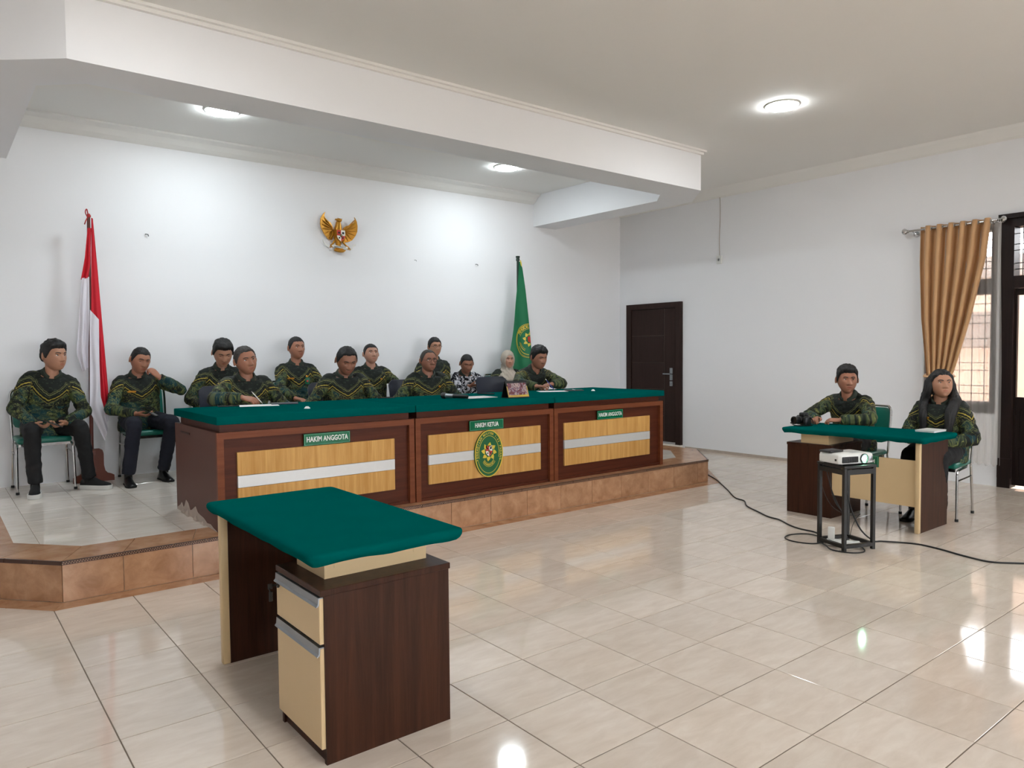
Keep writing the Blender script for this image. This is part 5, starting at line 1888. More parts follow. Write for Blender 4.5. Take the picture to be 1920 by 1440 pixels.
m = MB(); star_emblem(m, gc[0], gc[1] + 0.02, 0.105, 0.0, 0.001, 1.0, lambda c: c < 0.1)
onflag(m).build('emblem_star', 'emblem_yellow', fc)
m = MB(); oval_ring(m, 0.155, 0.15, 0.008, -0.001, 0.001, 0.52, 0.68, 24, gc[0], gc[1]); oval_ring(m, 0.135, 0.13, 0.004, -0.001, 0.001, 0.54, 0.68, 24, gc[0], gc[1])
for k in range(16):
    a = math.radians(205 + 60 * k / 15); c = (gc[0] + 0.18 * math.cos(a), gc[1] + 0.19 * math.sin(a))
    m.prism([(c[0] - 0.007, c[1]), (c[0], c[1] - 0.007), (c[0] + 0.007, c[1]), (c[0], c[1] + 0.007)], -0.001, 0.001, 'Y')
tag(onflag(m).build('emblem_garland', 'emblem_yellow', fc), kind='stuff')
m = MB(); m.prism([(gc[0] - 0.03, gc[1] + 0.055), (gc[0] + 0.02, gc[1] + 0.06), (gc[0] + 0.02, gc[1] - 0.03), (gc[0] - 0.025, gc[1] - 0.01)], -0.0012, 0.001, 'Y')
onflag(m).build('emblem_shield', 'emblem_red', fc)

# ================================================================== EAGLE EMBLEM ON THE END WALL
t = empty('eagle_emblem', 'golden eagle emblem with shield mounted on the end wall', 'wall emblem', (3.806, YB, 2.79))
KZ = 0.000557
def gz(x, y): return ((x - 795) * KZ, (760 - y) * KZ)
LW = [(490, 310), (458, 375), (480, 430), (540, 480), (620, 510), (650, 560), (690, 640), (690, 760), (650, 860), (590, 870), (540, 850), (450, 760), (380, 660), (355, 560), (365, 460), (410, 390), (450, 340)]
RW = [(1135, 355), (1150, 400), (1115, 470), (1040, 520), (960, 550), (920, 590), (900, 650), (890, 780), (870, 860), (920, 895), (1000, 880), (1080, 840), (1150, 740), (1185, 650), (1192, 540), (1180, 450), (1155, 390)]
for W_, root_, sgn in ((LW, (680, 640), -1), (RW, (905, 660), 1)):
    P = [gz(*q) for q in W_]
    cx, cz = gz(*root_)
    m = MB()
    def wy(x): return -0.022 - 0.05 * abs(x - cx) / 0.16
    # fan surface with thickness
    ctr = (sum(p[0] for p in P) / len(P), sum(p[1] for p in P) / len(P))
    n = len(P)
    m.prism(P, 0.0, 1.0, 'Y')
    m.v = [(x, wy(x) - (0.006 if y < 0.5 else -0.010), z) for x, y, z in m.v]
    wg = m.build('wing', 'gold', t)
    tips = [q for q in W_ if (q[0] < 470 if sgn < 0 else q[0] > 1060) and q[1] > 385] + ([(540, 850), (590, 870)] if sgn < 0 else [(1000, 880), (920, 895)])
    for k in range(len(tips)):
        tx, tz = gz(*tips[k])
        m = MB()
        a = (cx + (tx - cx) * 0.12, cz + (tz - cz) * 0.12); b = (cx + (tx - cx) * 0.6, cz + (tz - cz) * 0.6); c = (cx + (tx - cx) * 0.93, cz + (tz - cz) * 0.93)
        m.tube([(a[0], wy(a[0]) - 0.012, a[1]), (b[0], wy(b[0]) - 0.016, b[1]), (c[0], wy(c[0]) - 0.003, c[1])], [0.006, 0.007, 0.003], 6, True, 3)
        m.build('feather', 'gold', wg, 'all')
m = MB()
bx, bz = gz(790, 0)
prof = [(455, 34, 0.030), (490, 48, 0.034), (540, 62, 0.036), (620, 82, 0.042), (720, 100, 0.046), (820, 92, 0.044), (900, 68, 0.036), (960, 52, 0.028), (1010, 40, 0.02)]
rings = [(Vector((bx + (0.004 if y < 560 else 0), -0.028, gz(0, y)[1])), Vector((1, 0, 0)), Vector((0, 1, 0)), w * KZ, d) for y, w, d in prof]
ring_loft(m, rings, 20, 2.0)
m.build('eagle_body', 'gold', t, 'all')
m = MB()
hx, hz = gz(800, 455)
rings = [(Vector((hx + dx * KZ, -0.055, hz + dz * KZ)), Vector((0, 0, 1)), Vector((0, 1, 0)), a * KZ, b) for dx, dz, a, b in ((55, 10, 8, 0.004), (35, 8, 34, 0.02), (0, 5, 42, 0.024), (-30, 8, 34, 0.02), (-60, 12, 22, 0.013), (-90, 18, 12, 0.007), (-104, 10, 4, 0.003))]
ring_loft(m, rings, 14, 2.0)
m.tube([(hx + 30 * KZ, -0.055, hz + 30 * KZ), (hx + 62 * KZ, -0.055, hz + 38 * KZ)], [0.007, 0.003], 6)
m.tube([(hx - 10 * KZ, -0.055, hz + 36 * KZ), (hx - 40 * KZ, -0.055, hz + 50 * KZ)], [0.006, 0.002], 6)
m.build('eagle_head', 'gold', t, 'all')
def bdE(m, n, mt, p):
    return m.build(n, mt, p)
sx_, sz_ = gz(803, 775)
m = MB()
w_, h_ = 100 * KZ, 124 * KZ
m.prism([(sx_ - w_, sz_ + h_), (sx_ + w_, sz_ + h_), (sx_ + w_, sz_), (sx_ + w_ * 0.92, sz_ - h_ * 0.3), (sx_ + w_ * 0.55, sz_ - h_ * 0.72), (sx_, sz_ - h_ * 1.04), (sx_ - w_ * 0.55, sz_ - h_ * 0.72), (sx_ - w_ * 0.92, sz_ - h_ * 0.3), (sx_ - w_, sz_)], -0.086, -0.055, 'Y')
shd = m.build('shield', 'gold', t)
shield(sx_, sz_, 90 * KZ, 113 * KZ, -0.0865, bdE, shd, 0.003)
for k in range(9):
    a = math.radians(-90 + (k - 4) * 13)
    x, z = gz(800, 960)
    m = MB(); m.tube([(x + 0.01 * (k - 4) * 0.3, -0.03, z), (x + 0.085 * math.sin(a + math.pi / 2) * 0.9, -0.04, z - 0.078 * abs(math.cos((k - 4) * 0.13)))], [0.006, 0.010], 6)
    m.build('tail_feather', 'gold', t, 'all')
m = MB(); x, z = gz(815, 1075)
m.tube([(x - 0.062, -0.045, z + 0.008), (x - 0.03, -0.055, z - 0.006), (x, -0.057, z - 0.008), (x + 0.03, -0.055, z - 0.005), (x + 0.064, -0.045, z + 0.010)], [0.008, 0.013, 0.014, 0.013, 0.008], 10, True, 3)
m.build('tail_band', 'gold', t, 'all')
for s, pts in ((-1, [(690, 880), (650, 940), (600, 985)]), (1, [(870, 880), (930, 950), (1000, 1000)])):
    m = MB(); m.tube([(gz(*q)[0], -0.05, gz(*q)[1]) for q in pts], [0.014, 0.010, 0.012], 8, True, 3); lg = m.build('leg', 'gold', t, 'all')
    for k in (-1, 0, 1):
        x, z = gz(*pts[-1]); m = MB(); m.tube([(x, -0.055, z), (x + k * 0.014, -0.066, z - 0.018), (x + k * 0.016, -0.055, z - 0.03)], [0.005, 0.005, 0.002], 6, True, 2); m.build('claw', 'gold', lg, 'all')
P = [(425, 885), (450, 940), (520, 1000), (600, 1010), (650, 985), (800, 1005), (940, 1000), (1020, 1030), (1075, 1010), (1110, 950), (1155, 935)]
m = MB()
Q = catmull([gz(*q) for q in P], 4)
hw = 0.011
vs = [(q[0], -0.06, q[1] + hw) for q in Q] + [(q[0], -0.06, q[1] - hw) for q in Q] + [(q[0], -0.054, q[1] + hw) for q in Q] + [(q[0], -0.054, q[1] - hw) for q in Q]
n = len(Q)
fs = [(i, i + 1, n + i + 1, n + i) for i in range(n - 1)] + [(2 * n + i, 3 * n + i, 3 * n + i + 1, 2 * n + i + 1) for i in range(n - 1)] + [(i, 2 * n + i, 2 * n + i + 1, i + 1) for i in range(n - 1)] + [(n + i, n + i + 1, 3 * n + i + 1, 3 * n + i) for i in range(n - 1)] + [(0, n, 3 * n, 2 * n), (n - 1, 3 * n - 1, 4 * n - 1, 2 * n - 1)]
m.add(vs, fs)
rb = m.build('ribbon', 'emblem_white', t)
m = MB(); x, z = gz(800, 1000); extr_text(m, 'BHINNEKA TUNGGAL IKA', 0.013, lambda v: (x + v[0] * 0.95, -0.0605 - v[2], z + v[1]), 0.0003); m.build('lettering', 'black', rb)

# ================================================================== CURTAIN, SHEER AND ROD
XCU = XR - 0.10
t = empty('curtain_rod', 'crystal-tipped metal curtain rod over the window', 'curtain rod', (XCU, 3.2, 2.705))
m = MB(); m.tube([(0, -0.41, 0), (0, 0.44, 0)], 0.0125, 10); m.build('rod', 'chrome', t, True)
for s in (-0.44, 0.46):
    m = MB(); m.lathe([(0.012, -0.02), (0.02, -0.012), (0.014, -0.006), (0.032, 0.012), (0.036, 0.026), (0.030, 0.042), (0.012, 0.054), (0.002, 0.056)], (0, s if s > 0 else s, 0), 10, 'Y')
    if s < 0: m.v = [(a, 2 * s - b, c) for a, b, c in m.v]
    m.build('finial', 'chrome', t)
for y in (-0.37, 0.40):
    m = MB(); m.tube([(0, y, -0.012), (0.03, y, -0.03), (0.095, y, -0.03)], 0.006, 6); m.lathe([(0.03, 0.092), (0.03, 0.0995), (0.002, 0.0998)], (0, y, -0.03), 12, 'X'); m.build('bracket', 'chrome', t, True)
m = MB()
NS, NTT = 96, 46
zz = [2.735, 2.35, 1.75, 1.30, 1.12, 0.95, 0.60, 0.32]
lft = [3.520, 3.524, 3.500, 3.455, 3.435, 3.46, 3.49, 3.50]       # edge toward the end wall
rgt_ = [2.845, 2.885, 3.010, 3.130, 3.185, 3.17, 3.12, 3.10]
amp = [0.048, 0.046, 0.040, 0.026, 0.020, 0.024, 0.034, 0.038]
vs, fs = [], []
for side in (0, 1):
    for i in range(NTT + 1):
        z = 2.735 + (0.32 - 2.735) * i / NTT
        ya = float(np.interp(-z, [-q for q in zz], lft)); yb = float(np.interp(-z, [-q for q in zz], rgt_)); am = float(np.interp(-z, [-q for q in zz], amp))
        for j in range(NS + 1):
            f = j / NS
            ph = 2 * math.pi * 6.0 * f
            w = math.sin(ph)
            w = math.copysign(abs(w) ** 0.75, w)
            y = ya + (yb - ya) * f + 0.006 * math.sin(2 * ph)
            vs.append((XCU + am * w + 0.004 * noise.noise((f * 14, z * 2.0, 3.3)) + side * 0.003, y, z))
K = (NS + 1) * (NTT + 1)
for s in (0, 1):
    for i in range(NTT):
        for j in range(NS):
            a = s * K + i * (NS + 1) + j
            fs.append((a, a + 1, a + NS + 2, a + NS + 1))
ring = list(range(NS + 1)) + [i * (NS + 1) + NS for i in range(1, NTT + 1)] + [NTT * (NS + 1) + j for j in range(NS - 1, -1, -1)] + [i * (NS + 1) for i in range(NTT - 1, 0, -1)]
for a, b in zip(ring, ring[1:] + ring[:1]): fs.append((a, b, K + b, K + a))
m.add(vs, fs)
m.v = [(a - XCU, b - 3.2, c - 2.705) for a, b, c in m.v]
ct = empty('curtain', 'gold pleated curtain gathered behind the long-haired woman', 'curtain', (XCU, 3.2, 2.705))
m.build('curtain_cloth', 'curtain', ct, 'all')
for k in range(12):
    y = 3.52 + (2.845 - 3.52) * (k + 0.5) / 12 - 3.2 - 0.02
    m = MB()
    pts = [(0.0, y, 0.0)]
    m.tube([(0.024 * math.cos(a), y + 0.008 * math.cos(a), 0.024 * math.sin(a)) for a in [2 * math.pi * q / 12 for q in range(13)]], 0.005, 6)
    m.build('grommet', 'chrome', ct, True)
m = MB(); m.tube([(-0.05, 0.24, -1.58), (-0.045, 0.1, -1.60), (-0.04, -0.02, -1.585), (0.05, -0.015, -1.575), (0.085, 0.12, -1.55), (0.05, 0.25, -1.56), (-0.05, 0.24, -1.58)], 0.012, 8, True, 4)
m.build('tieback', 'curtain', ct, True)
m = MB()
vs, fs = [], []
for i in range(31):
    z = 2.69 + (0.22 - 2.69) * i / 30
    for j in range(91):
        f = j / 90
        y = 2.745 + 0.03 * max(0, (z - 1.2) / 1.5) * (1 - f) + (3.50 - 2.745) * f
        vs.append((XR - 0.045 + 0.014 * math.sin(2 * math.pi * 11 * f + 0.3 * math.sin(z * 2)), y, z + 0.012 * math.sin(2 * math.pi * 11 * f) * (i == 30)))
for i in range(30):
    for j in range(90): fs.append((i * 91 + j, i * 91 + j + 1, (i + 1) * 91 + j + 1, (i + 1) * 91 + j))
m.add(vs, fs)
tag(m.build('sheer_curtain', 'sheer', None, 'all', False), 'thin white sheer curtain hanging over the grilled window', 'curtain')

# ================================================================== PROJECTOR ON ITS STAND
t = empty('projector_stand', 'black square steel stand under the projector', 'stand', (5.166, 2.629, 0), math.radians(-21.2))
h = 0.1365
m = MB(); m.rbox(-h - 0.004, h + 0.004, -h - 0.004, h + 0.004, 0.587, 0.605, 0.002, 1); m.build('top_plate', 'black_metal', t)
for sx in (-1, 1):
    for sy_ in (-1, 1):
        m = MB(); x, y = sx * (h - 0.0125), sy_ * (h - 0.0125); m.rbox(x - 0.0125, x + 0.0125, y - 0.0125, y + 0.0125, 0.0, 0.587, 0.0015, 1); m.build('leg', 'black_metal', t)
for z in (0.035, 0.560):
    for a in (-1, 1):
        y = a * (h - 0.0125)
        hz2 = 0.0125 if z < 0.1 else 0.018
        m = MB(); m.box(-h + 0.025, h - 0.025, y - 0.0125, y + 0.0125, z - hz2, z + hz2); m.build('rail', 'black_metal', t)
        m = MB(); m.box(y - 0.0125, y + 0.0125, -h + 0.025, h - 0.025, z - hz2, z + hz2); m.build('rail', 'black_metal', t)
t = empty('projector', 'white projector with lit lens and black case on top', 'projector', (5.155, 2.632, 0.605), math.radians(-19))
m = MB()
pr = [(-0.15, -0.09), (-0.135, -0.105), (0.13, -0.112), (0.15, -0.10), (0.15, 0.09), (0.135, 0.105), (-0.135, 0.105), (-0.15, 0.09)]
rows = [(0.010, 0.965), (0.016, 1.0), (0.060, 1.0), (0.074, 0.965), (0.080, 0.90)]
n = len(pr)
vs = [(x * k, y * k, z) for z, k in rows for x, y in pr]
fs = [(i * n + j, i * n + (j + 1) % n, (i + 1) * n + (j + 1) % n, (i + 1) * n + j) for i in range(len(rows) - 1) for j in range(n)] + [tuple(range(n))[::-1], tuple(range((len(rows) - 1) * n, len(rows) * n))]
m.add(vs, fs); m.build('case', 'white_plastic', t, True)
m = MB(); m.rbox(-0.130, 0.012, -0.1125, -0.098, 0.018, 0.062, 0.006, 2); m.build('vent_recess', 'black', t, True)
m = MB()
for k in range(9): m.box(-0.122 + k * 0.0145, -0.117 + k * 0.0145, -0.1145, -0.112, 0.022, 0.058)
m.build('vent_fins', 'black_metal', t)
m = MB(); m.lathe([(0.036, 0.0), (0.036, -0.008), (0.030, -0.010), (0.026, -0.004)], (0.062, -0.108, 0.042), 24, 'Y'); lr = m.build('lens_ring', 'black', t, True)
m = MB(); m.lathe([(0.020, -0.004), (0.018, -0.006), (0.001, -0.007)], (0.062, -0.108, 0.042), 24, 'Y'); m.build('lens', 'lamp', t, True)
m = MB(); m.rbox(0.104, 0.142, -0.1125, -0.10, 0.022, 0.06, 0.006, 2); m.build('sensor_window', 'alu', t, True)
m = MB(); m.box(0.0, 0.10, -0.07, 0.05, 0.0795, 0.0815); m.build('control_panel', 'silver', t)
m = MB(); m.rbox(-0.1535, -0.149, -0.075, -0.06, 0.030, 0.045, 0.001, 1); m.build('side_mark', 'black', t)
for sx in (-1, 1):
    for sy_ in (-1, 1):
        m = MB(); m.lathe([(0.010, 0.0), (0.010, 0.012), (0.002, 0.013)], (sx * 0.11, sy_ * 0.075, 0), 10); m.build('foot', 'rubber', t, True)
m = MB(); m.rbox(-0.07, 0.07, -0.05, 0.05, 0.0, 0.016, 0.007, 2)
pc = m.build('flat_case', 'black', None, True); pc.location = (5.085, 2.70, 0.6852); pc.rotation_euler = (0, 0, math.radians(-10)); tag(pc, 'flat black pouch lying on top of the projector', 'pouch')

# ---- cables and power strip
def cable(name, pts, r, label, mat='cable', sub=6, cat='cable'):
    m = MB(); m.tube(pts, r, 7, True, sub)
    o = m.build(name, mat, None, 'all')
    return tag(o, label, cat)


G = 0.0062
cable('floor_cable', [(7.05, 5.30, G), (6.78, 4.93, G), (6.55, 4.68, G), (6.32, 4.44, G), (6.05, 4.17, G), (5.98, 4.02, G), (5.80, 3.87, G), (5.66, 3.66, G), (5.56, 3.50, G), (5.53, 3.38, G), (5.42, 3.22, G), (5.37, 3.10, G), (5.36, 2.98, G), (5.30, 2.89, G), (5.20, 2.83, G), (5.17, 2.74, 0.012), (5.16, 2.66, 0.018)], 0.006, 'black cable running from the stage corner to the projector stand')
cable('floor_cable', [(5.30, 2.70, 0.40), (5.335, 2.68, 0.25), (5.37, 2.62, 0.09), (5.42, 2.55, 0.012), (5.466, 2.515, G), (5.53, 2.42, G), (5.585, 2.30, G), (5.56, 2.14, G), (5.51, 2.0, G), (5.475, 1.86, G), (5.49, 1.78, G), (5.56, 1.70, G), (5.70, 1.55, G), (5.95, 1.30, G)], 0.006, 'black cable running from the stand toward the entrance side')
lp = [(5.10, 2.72, 0.03), (5.03, 2.80, G), (4.98, 2.92, G), (5.02, 3.02, G), (5.14, 3.05, G), (5.26, 2.98, G), (5.22, 2.86, 0.014), (5.10, 2.80, 0.02), (5.02, 2.70, 0.014), (4.97, 2.62, G), (5.0, 2.50, G), (5.10, 2.46, G), (5.19, 2.53, 0.012), (5.2, 2.60, 0.02)]
cable('coiled_cable', lp, 0.0048, 'loose loops of black cable around the foot of the stand')
cable('hanging_cable', [(5.10, 2.74, 0.60), (5.105, 2.745, 0.55), (5.13, 2.725, 0.42), (5.16, 2.70, 0.32), (5.19, 2.67, 0.24)], 0.004, 'black lead hanging inside the projector stand, bowed')
cable('hanging_cable', [(5.16, 2.76, 0.60), (5.17, 2.752, 0.5), (5.165, 2.74, 0.4), (5.19, 2.72, 0.30), (5.21, 2.68, 0.24)], 0.004, 'black lead hanging straight inside the projector stand')
cable('white_cable', [(5.055, 2.78, 0.60), (5.05, 2.765, 0.50), (5.07, 2.73, 0.36), (5.12, 2.69, 0.27), (5.20, 2.64, 0.225), (5.26, 2.60, 0.215), (5.29, 2.585, 0.222), (5.24, 2.585, 0.205), (5.17, 2.58, 0.16), (5.15, 2.59, 0.08)], 0.0022, 'thin white cable drooping from the projector through the stand')
t = empty('power_strip', 'white power strip with plugs standing on the foot of the projector stand', 'power strip', (5.13, 2.63, 0.006), math.radians(-64))
m = MB(); m.rbox(-0.11, 0.11, -0.028, 0.028, 0.0, 0.042, 0.006, 2); m.build('strip_body', 'white_plastic', t, True)
for k in range(4):
    m = MB(); m.lathe([(0.017, 0.041), (0.017, 0.0445), (0.013, 0.0445), (0.013, 0.042)], (-0.075 + 0.05 * k, 0, 0), 14); m.build('outlet', 'white_plastic', t, True)
m = MB(); m.rbox(-0.10, -0.055, -0.022, 0.022, 0.0445, 0.13, 0.006, 2); m.build('adapter', 'white_plastic', t, True)
m = MB(); m.rbox(0.0, 0.03, -0.015, 0.015, 0.0445, 0.075, 0.004, 2); m.build('plug', 'black', t, True)

# ---- socket hanging on the side wall with its wire
t = empty('wall_socket', 'white socket hanging by a wire high on the side wall', 'socket', (XR, 6.16, 2.66))
m = MB(); m.rbox(-0.035, 0, -0.04, 0.04, -0.055, 0.055, 0.006, 2); sb = m.build('socket_box', 'white_plastic', t, True)
m = MB(); m.lathe([(0.020, -0.035), (0.022, -0.038), (0.016, -0.038), (0.015, -0.034)], (0, 0, 0), 16, 'X'); m.build('socket_face', 'silver', t, True)
m = MB(); m.tube([(-0.012, 0, 0.055), (-0.010, 0.006, 0.3), (-0.008, -0.004, 0.6), (-0.010, 0.004, 0.86), (-0.012, 0.06, 0.93)], 0.004, 6, True, 5); m.build('wire', 'scuff', t, True)
m = MB(); m.tube([(0.0, -0.11, 0.885), (-0.015, -0.11, 0.88)], 0.006, 6); m.build('hook', 'iron', t, True)
# ---- socket low on the end wall and picture hooks
t = empty('low_socket', 'white socket low on the end wall behind the red and white flag', 'socket', (1.136, YB, 0.84))
m = MB(); m.rbox(-0.042, 0.042, -0.012, 0, -0.042, 0.042, 0.004, 2); m.build('socket_plate', 'white_plastic', t, True)
m = MB(); m.lathe([(0.022, -0.012), (0.022, -0.016), (0.017, -0.016), (0.016, -0.010)], (0, 0, 0), 16, 'Y'); m.build('socket_face', 'silver', t, True)
for x, z, lb in ((1.765, 2.612, 'small metal hook in the end wall between flag and eagle'), (5.795, 2.585, 'small metal hook in the end wall near the green flag'), (4.848, 2.575, 'tiny nail in the end wall beside the eagle')):
    m = MB(); s = 0.6 if 'nail' in lb else 1.0
    m.tube([(x - 0.012 * s, YB, z + 0.008), (x - 0.012 * s, YB - 0.02, z + 0.008), (x + 0.008 * s, YB - 0.024, z + 0.004), (x + 0.012 * s, YB - 0.02, z - 0.012 * s)], 0.0045 * s, 6)
    tag(m.build('wall_hook', 'iron', None, True), lb, 'hook')


# ================================================================== SMALL THINGS ON THE DESKS
def slab(name, w, d, h, mat, loc, rz, label, cat, r=0.002, group=None):
    m = MB(); m.rbox(-w / 2, w / 2, -d / 2, d / 2, 0, h, min(r, h * 0.4), 2)
    o = m.build(name, mat, None, True)
    o.location = loc; o.rotation_euler = (0, 0, math.radians(rz))
    return tag(o, label, cat, group)


def phone(loc, rz, label, tilt=0.0):
    t = empty('mobile_phone', label, 'phone', loc, math.radians(rz))
    t.rotation_euler[0] = math.radians(tilt)
    m = MB(); m.rbox(-0.037, 0.037, -0.078, 0.078, 0, 0.009, 0.003, 2); m.build('phone_body', 'black', t, True)
    m = MB(); m.box(-0.034, 0.034, -0.074, 0.074, 0.009, 0.0094); m.build('screen', MAT['glossy_black'], t)
    return t


MAT['glossy_black'] = plain('glossy_black', srgb(10, 10, 12), 0.08)
ZT = H3 + 0.0005
slab('paper_sheet', 0.21, 0.297, 0.0012, 'paper', (2.08, 5.865, ZT), 74, 'white sheet of paper under the hand of the judge with tilted head', 'paper', 0.0003)
slab('notebook', 0.15, 0.21, 0.008, 'navy', (2.305, 5.90, ZT), 70, 'dark notebook lying beside the writing judge', 'notebook')
phone((1.86, 5.93, ZT), 80, 'black phone lying on the desk end nearest the red and white flag')
phone((3.28, 5.97, ZT), 70, 'black phone on the desk in front of the judge looking straight down')
slab('paper_sheet', 0.21, 0.297, 0.0012, 'paper', (5.07, 5.70, ZT), 60, 'white sheet of paper under the hand of the judge bent forward', 'paper', 0.0003)
slab('tablet_case', 0.11, 0.19, 0.010, 'black', (5.30, 5.62, ZT), 60, 'dark case with pale edge beside the judge bent forward', 'case')
slab('paper_slip', 0.09, 0.012, 0.003, 'paper', (5.30, 5.62, ZT + 0.0102), 60, 'pale slip lying on the dark case', 'paper', 0.0005)
phone((4.29, 5.80, ZT), 20, 'black phone lying in front of the man in black and white')
slab('document_folder', 0.24, 0.31, 0.006, 'silver', (3.90, 5.42, ZT), 86, 'thin grey folder lying behind the microphone', 'folder')
for x, y, lb in ((2.235, 5.27, 'crumpled white tissue scrap on the desk with the chipped side'), (5.42, 5.45, 'crumpled white tissue scrap on the desk with the calendar')):
    m = MB()
    vs = [(0.03 * math.cos(a) * (0.7 + 0.3 * math.sin(a * 3)), 0.018 * math.sin(a), 0.0) for a in [k * math.pi / 6 for k in range(12)]]
    m.add(vs + [(v[0] * 0.5, v[1] * 0.5 + 0.002 * (k % 2), 0.008 + 0.004 * (k % 3)) for k, v in enumerate(vs)], [(k, (k + 1) % 12, 12 + (k + 1) % 12, 12 + k) for k in range(12)] + [tuple(range(12, 24)), tuple(range(12))[::-1]])
    o = m.build('tissue_scrap', 'paper'); o.location = (x, y, ZT); tag(o, lb, 'tissue')


def pen(a, b, label, mat='black'):
    t = empty('pen', label, 'pen', a)
    a, b = Vector(a), Vector(b)
    d = b - a
    P = lambda f: tuple(d * f)
    m = MB(); m.tube([P(0.12), P(0.9)], 0.0042, 8); m.build('barrel', mat, t, True)
    m = MB(); m.tube([P(0.0), P(0.06), P(0.12)], [0.0008, 0.0025, 0.0042], 8); m.build('tip', 'chrome', t, True)
    m = MB(); m.tube([P(0.9), P(1.0)], [0.0042, 0.003], 8); m.build('cap', 'chrome', t, True)
    return t


pen((2.155, 5.985, ZT + 0.002), (2.095, 6.075, ZT + 0.105), 'white pen in the hand of the judge with tilted head', 'white_plastic')
MAT['pen_blue'] = plain('pen_blue', srgb(40, 60, 150), 0.35)
pen((5.195, 5.80, ZT + 0.002), (5.15, 5.895, ZT + 0.12), 'blue pen in the hand of the judge bent forward', 'pen_blue')
phone((0.835, 7.325, ZS + 0.605), 80, 'black phone held between the knees of the young man by the flag', 25)
phone((1.60, 7.375, ZS + 0.655), 60, 'black phone in the lap of the man touching his chin', 30)
phone((5.31, 7.28, ZS + 0.795), 80, 'black phone held by the man in the black and white shirt', 30)
# microphone lying on the middle desk
t = empty('microphone', 'black handheld microphone with silver collar lying on the middle desk', 'microphone', (3.66, 5.40, ZT), math.radians(112))
m = MB(); m.tube([(-0.13, 0, 0.022), (-0.125, 0, 0.022), (0.02, 0, 0.024)], [0.012, 0.0165, 0.019], 14); m.build('handle', 'black', t, True)
m = MB(); m.tube([(0.02, 0, 0.024), (0.10, 0, 0.026)], [0.0195, 0.021], 14); m.build('collar', 'alu', t, True)
m = MB(); m.tube([(0.10, 0, 0.026), (0.115, 0, 0.027), (0.135, 0, 0.027), (0.15, 0, 0.027), (0.156, 0, 0.027)], [0.022, 0.027, 0.027, 0.019, 0.006], 14, True, 3); m.build('grille_head', 'black', t, True)
# desk calendar
def cal_mat():
    t = NT('calendar_photo')
    v = t.coords('Object')
    a = t.noise(v, 42, 3, 0.6, 1.0)
    t.base(t.ramp(a, [(0.30, srgb(40, 20, 18)), (0.42, srgb(120, 40, 44)), (0.50, srgb(92, 84, 110)), (0.58, srgb(196, 168, 160)), (0.70, srgb(60, 34, 28))]), 0.35)
    return t.m


MAT['calendar_photo'] = cal_mat()
MAT['calendar_gold'] = plain('calendar_border', srgb(196, 160, 70), 0.4)
t = empty('desk_calendar', 'tent desk calendar with a group photo on a black stand', 'calendar', (4.155, 5.12, ZT), math.radians(-4))
W2_, HT = 0.115, 0.15
def tent(m, y0, z0, y1, z1, x0, x1, th):
    d = Vector((0, y1 - y0, z1 - z0)).normalized(); nrm = Vector((0, -d.z, d.y)) * th
    vs = [(x, y + nrm.y * k, z + nrm.z * k) for k in (0, 1) for x, y, z in ((x0, y0, z0), (x1, y0, z0), (x1, y1, z1), (x0, y1, z1))]
    m.add(vs, [(0, 1, 2, 3), (7, 6, 5, 4), (0, 4, 5, 1), (1, 5, 6, 2), (2, 6, 7, 3), (3, 7, 4, 0)])
m = MB(); tent(m, 0.0, 0.0, 0.055, HT, -W2_, W2_, 0.003); tent(m, 0.11, 0.0, 0.055, HT, -W2_, W2_, -0.003); m.box(-W2_, W2_, 0.0, 0.11, 0.0, 0.003)
m.build('stand', 'black', t)
m = MB(); tent(m, -0.001 + 0.004, 0.006, 0.054, HT - 0.008, -W2_ + 0.004, W2_ - 0.002, 0.0045); pg = m.build('page', 'calendar_gold', t)
m = MB(); tent(m, 0.010 - 0.0005, 0.024, 0.048, HT - 0.022, -W2_ + 0.014, W2_ - 0.012, 0.0065); m.build('photo', 'calendar_photo', pg)
m = MB(); tent(m, 0.006, 0.012, 0.009, 0.022, 0.02, W2_ - 0.006, 0.0068); m.build('caption_strip', 'emblem_yellow', pg)
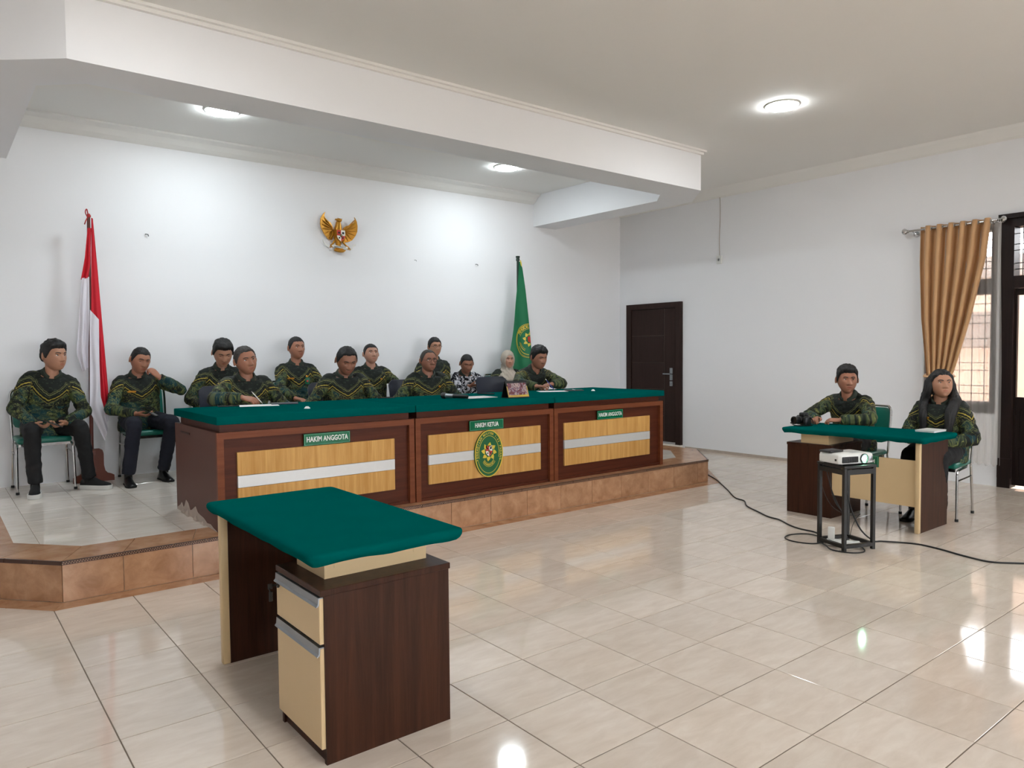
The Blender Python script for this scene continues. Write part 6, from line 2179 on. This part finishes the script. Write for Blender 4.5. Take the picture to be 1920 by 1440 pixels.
for k in range(16):
    m = MB(); x = -W2_ + 0.012 + k * 0.0137
    m.tube([(x, 0.055 + 0.009 * math.cos(a), HT + 0.002 + 0.009 * math.sin(a)) for a in [2 * math.pi * q / 8 for q in range(9)]], 0.0016, 5); m.build('spiral_ring', 'black', t, True)

# ---- things on the far desk
ZR = 0.7455
t = empty('camera', 'black camera with strap on the corner of the far desk', 'camera', (6.17, 3.535, ZR), math.radians(-105))
m = MB(); m.rbox(-0.066, 0.066, -0.03, 0.03, 0.0, 0.085, 0.012, 3); m.rbox(-0.03, 0.03, -0.035, 0.03, 0.075, 0.112, 0.012, 3); m.rbox(0.035, 0.07, -0.052, 0.02, 0.0, 0.08, 0.014, 3); m.build('camera_body', 'black', t, True)
m = MB(); m.lathe([(0.034, -0.03), (0.034, -0.05), (0.031, -0.055), (0.034, -0.06), (0.034, -0.10), (0.036, -0.105), (0.036, -0.115), (0.028, -0.115), (0.026, -0.10)], (-0.006, 0, 0.045), 20, 'Y'); m.build('lens', 'black', t, True)
m = MB(); m.lathe([(0.011, 0.085), (0.011, 0.095), (0.001, 0.096)], (0.045, -0.005, 0), 12); m.build('dial', 'black_metal', t, True)
m = MB(); m.lathe([(0.013, 0.085), (0.013, 0.094), (0.001, 0.095)], (-0.045, 0.005, 0), 12); m.build('dial', 'black_metal', t, True)
m = MB(); m.tube([(-0.066, 0.0, 0.07), (-0.09, -0.01, 0.06), (-0.12, 0.0, 0.02), (-0.14, -0.02, 0.006), (-0.10, -0.05, 0.006), (-0.05, -0.09, 0.006), (0.06, -0.15, 0.006), (0.12, -0.08, 0.006), (0.13, -0.02, 0.012), (0.10, 0.0, 0.05), (0.068, 0.0, 0.07)], [(0.002, 0.007)] * 11, 6, True, 4); m.build('strap', 'black', t, True)
t = empty('open_notebook', 'white notebook lying in front of the long-haired woman', 'notebook', (6.405, 2.56, ZR), math.radians(88))
m = MB(); m.rbox(-0.075, 0.075, -0.105, 0.105, 0, 0.014, 0.002, 1); m.build('pages', 'paper', t)
m = MB(); m.rbox(-0.077, 0.077, -0.107, 0.107, 0.0142, 0.016, 0.0005, 1); m.build('cover', 'white_plastic', t)
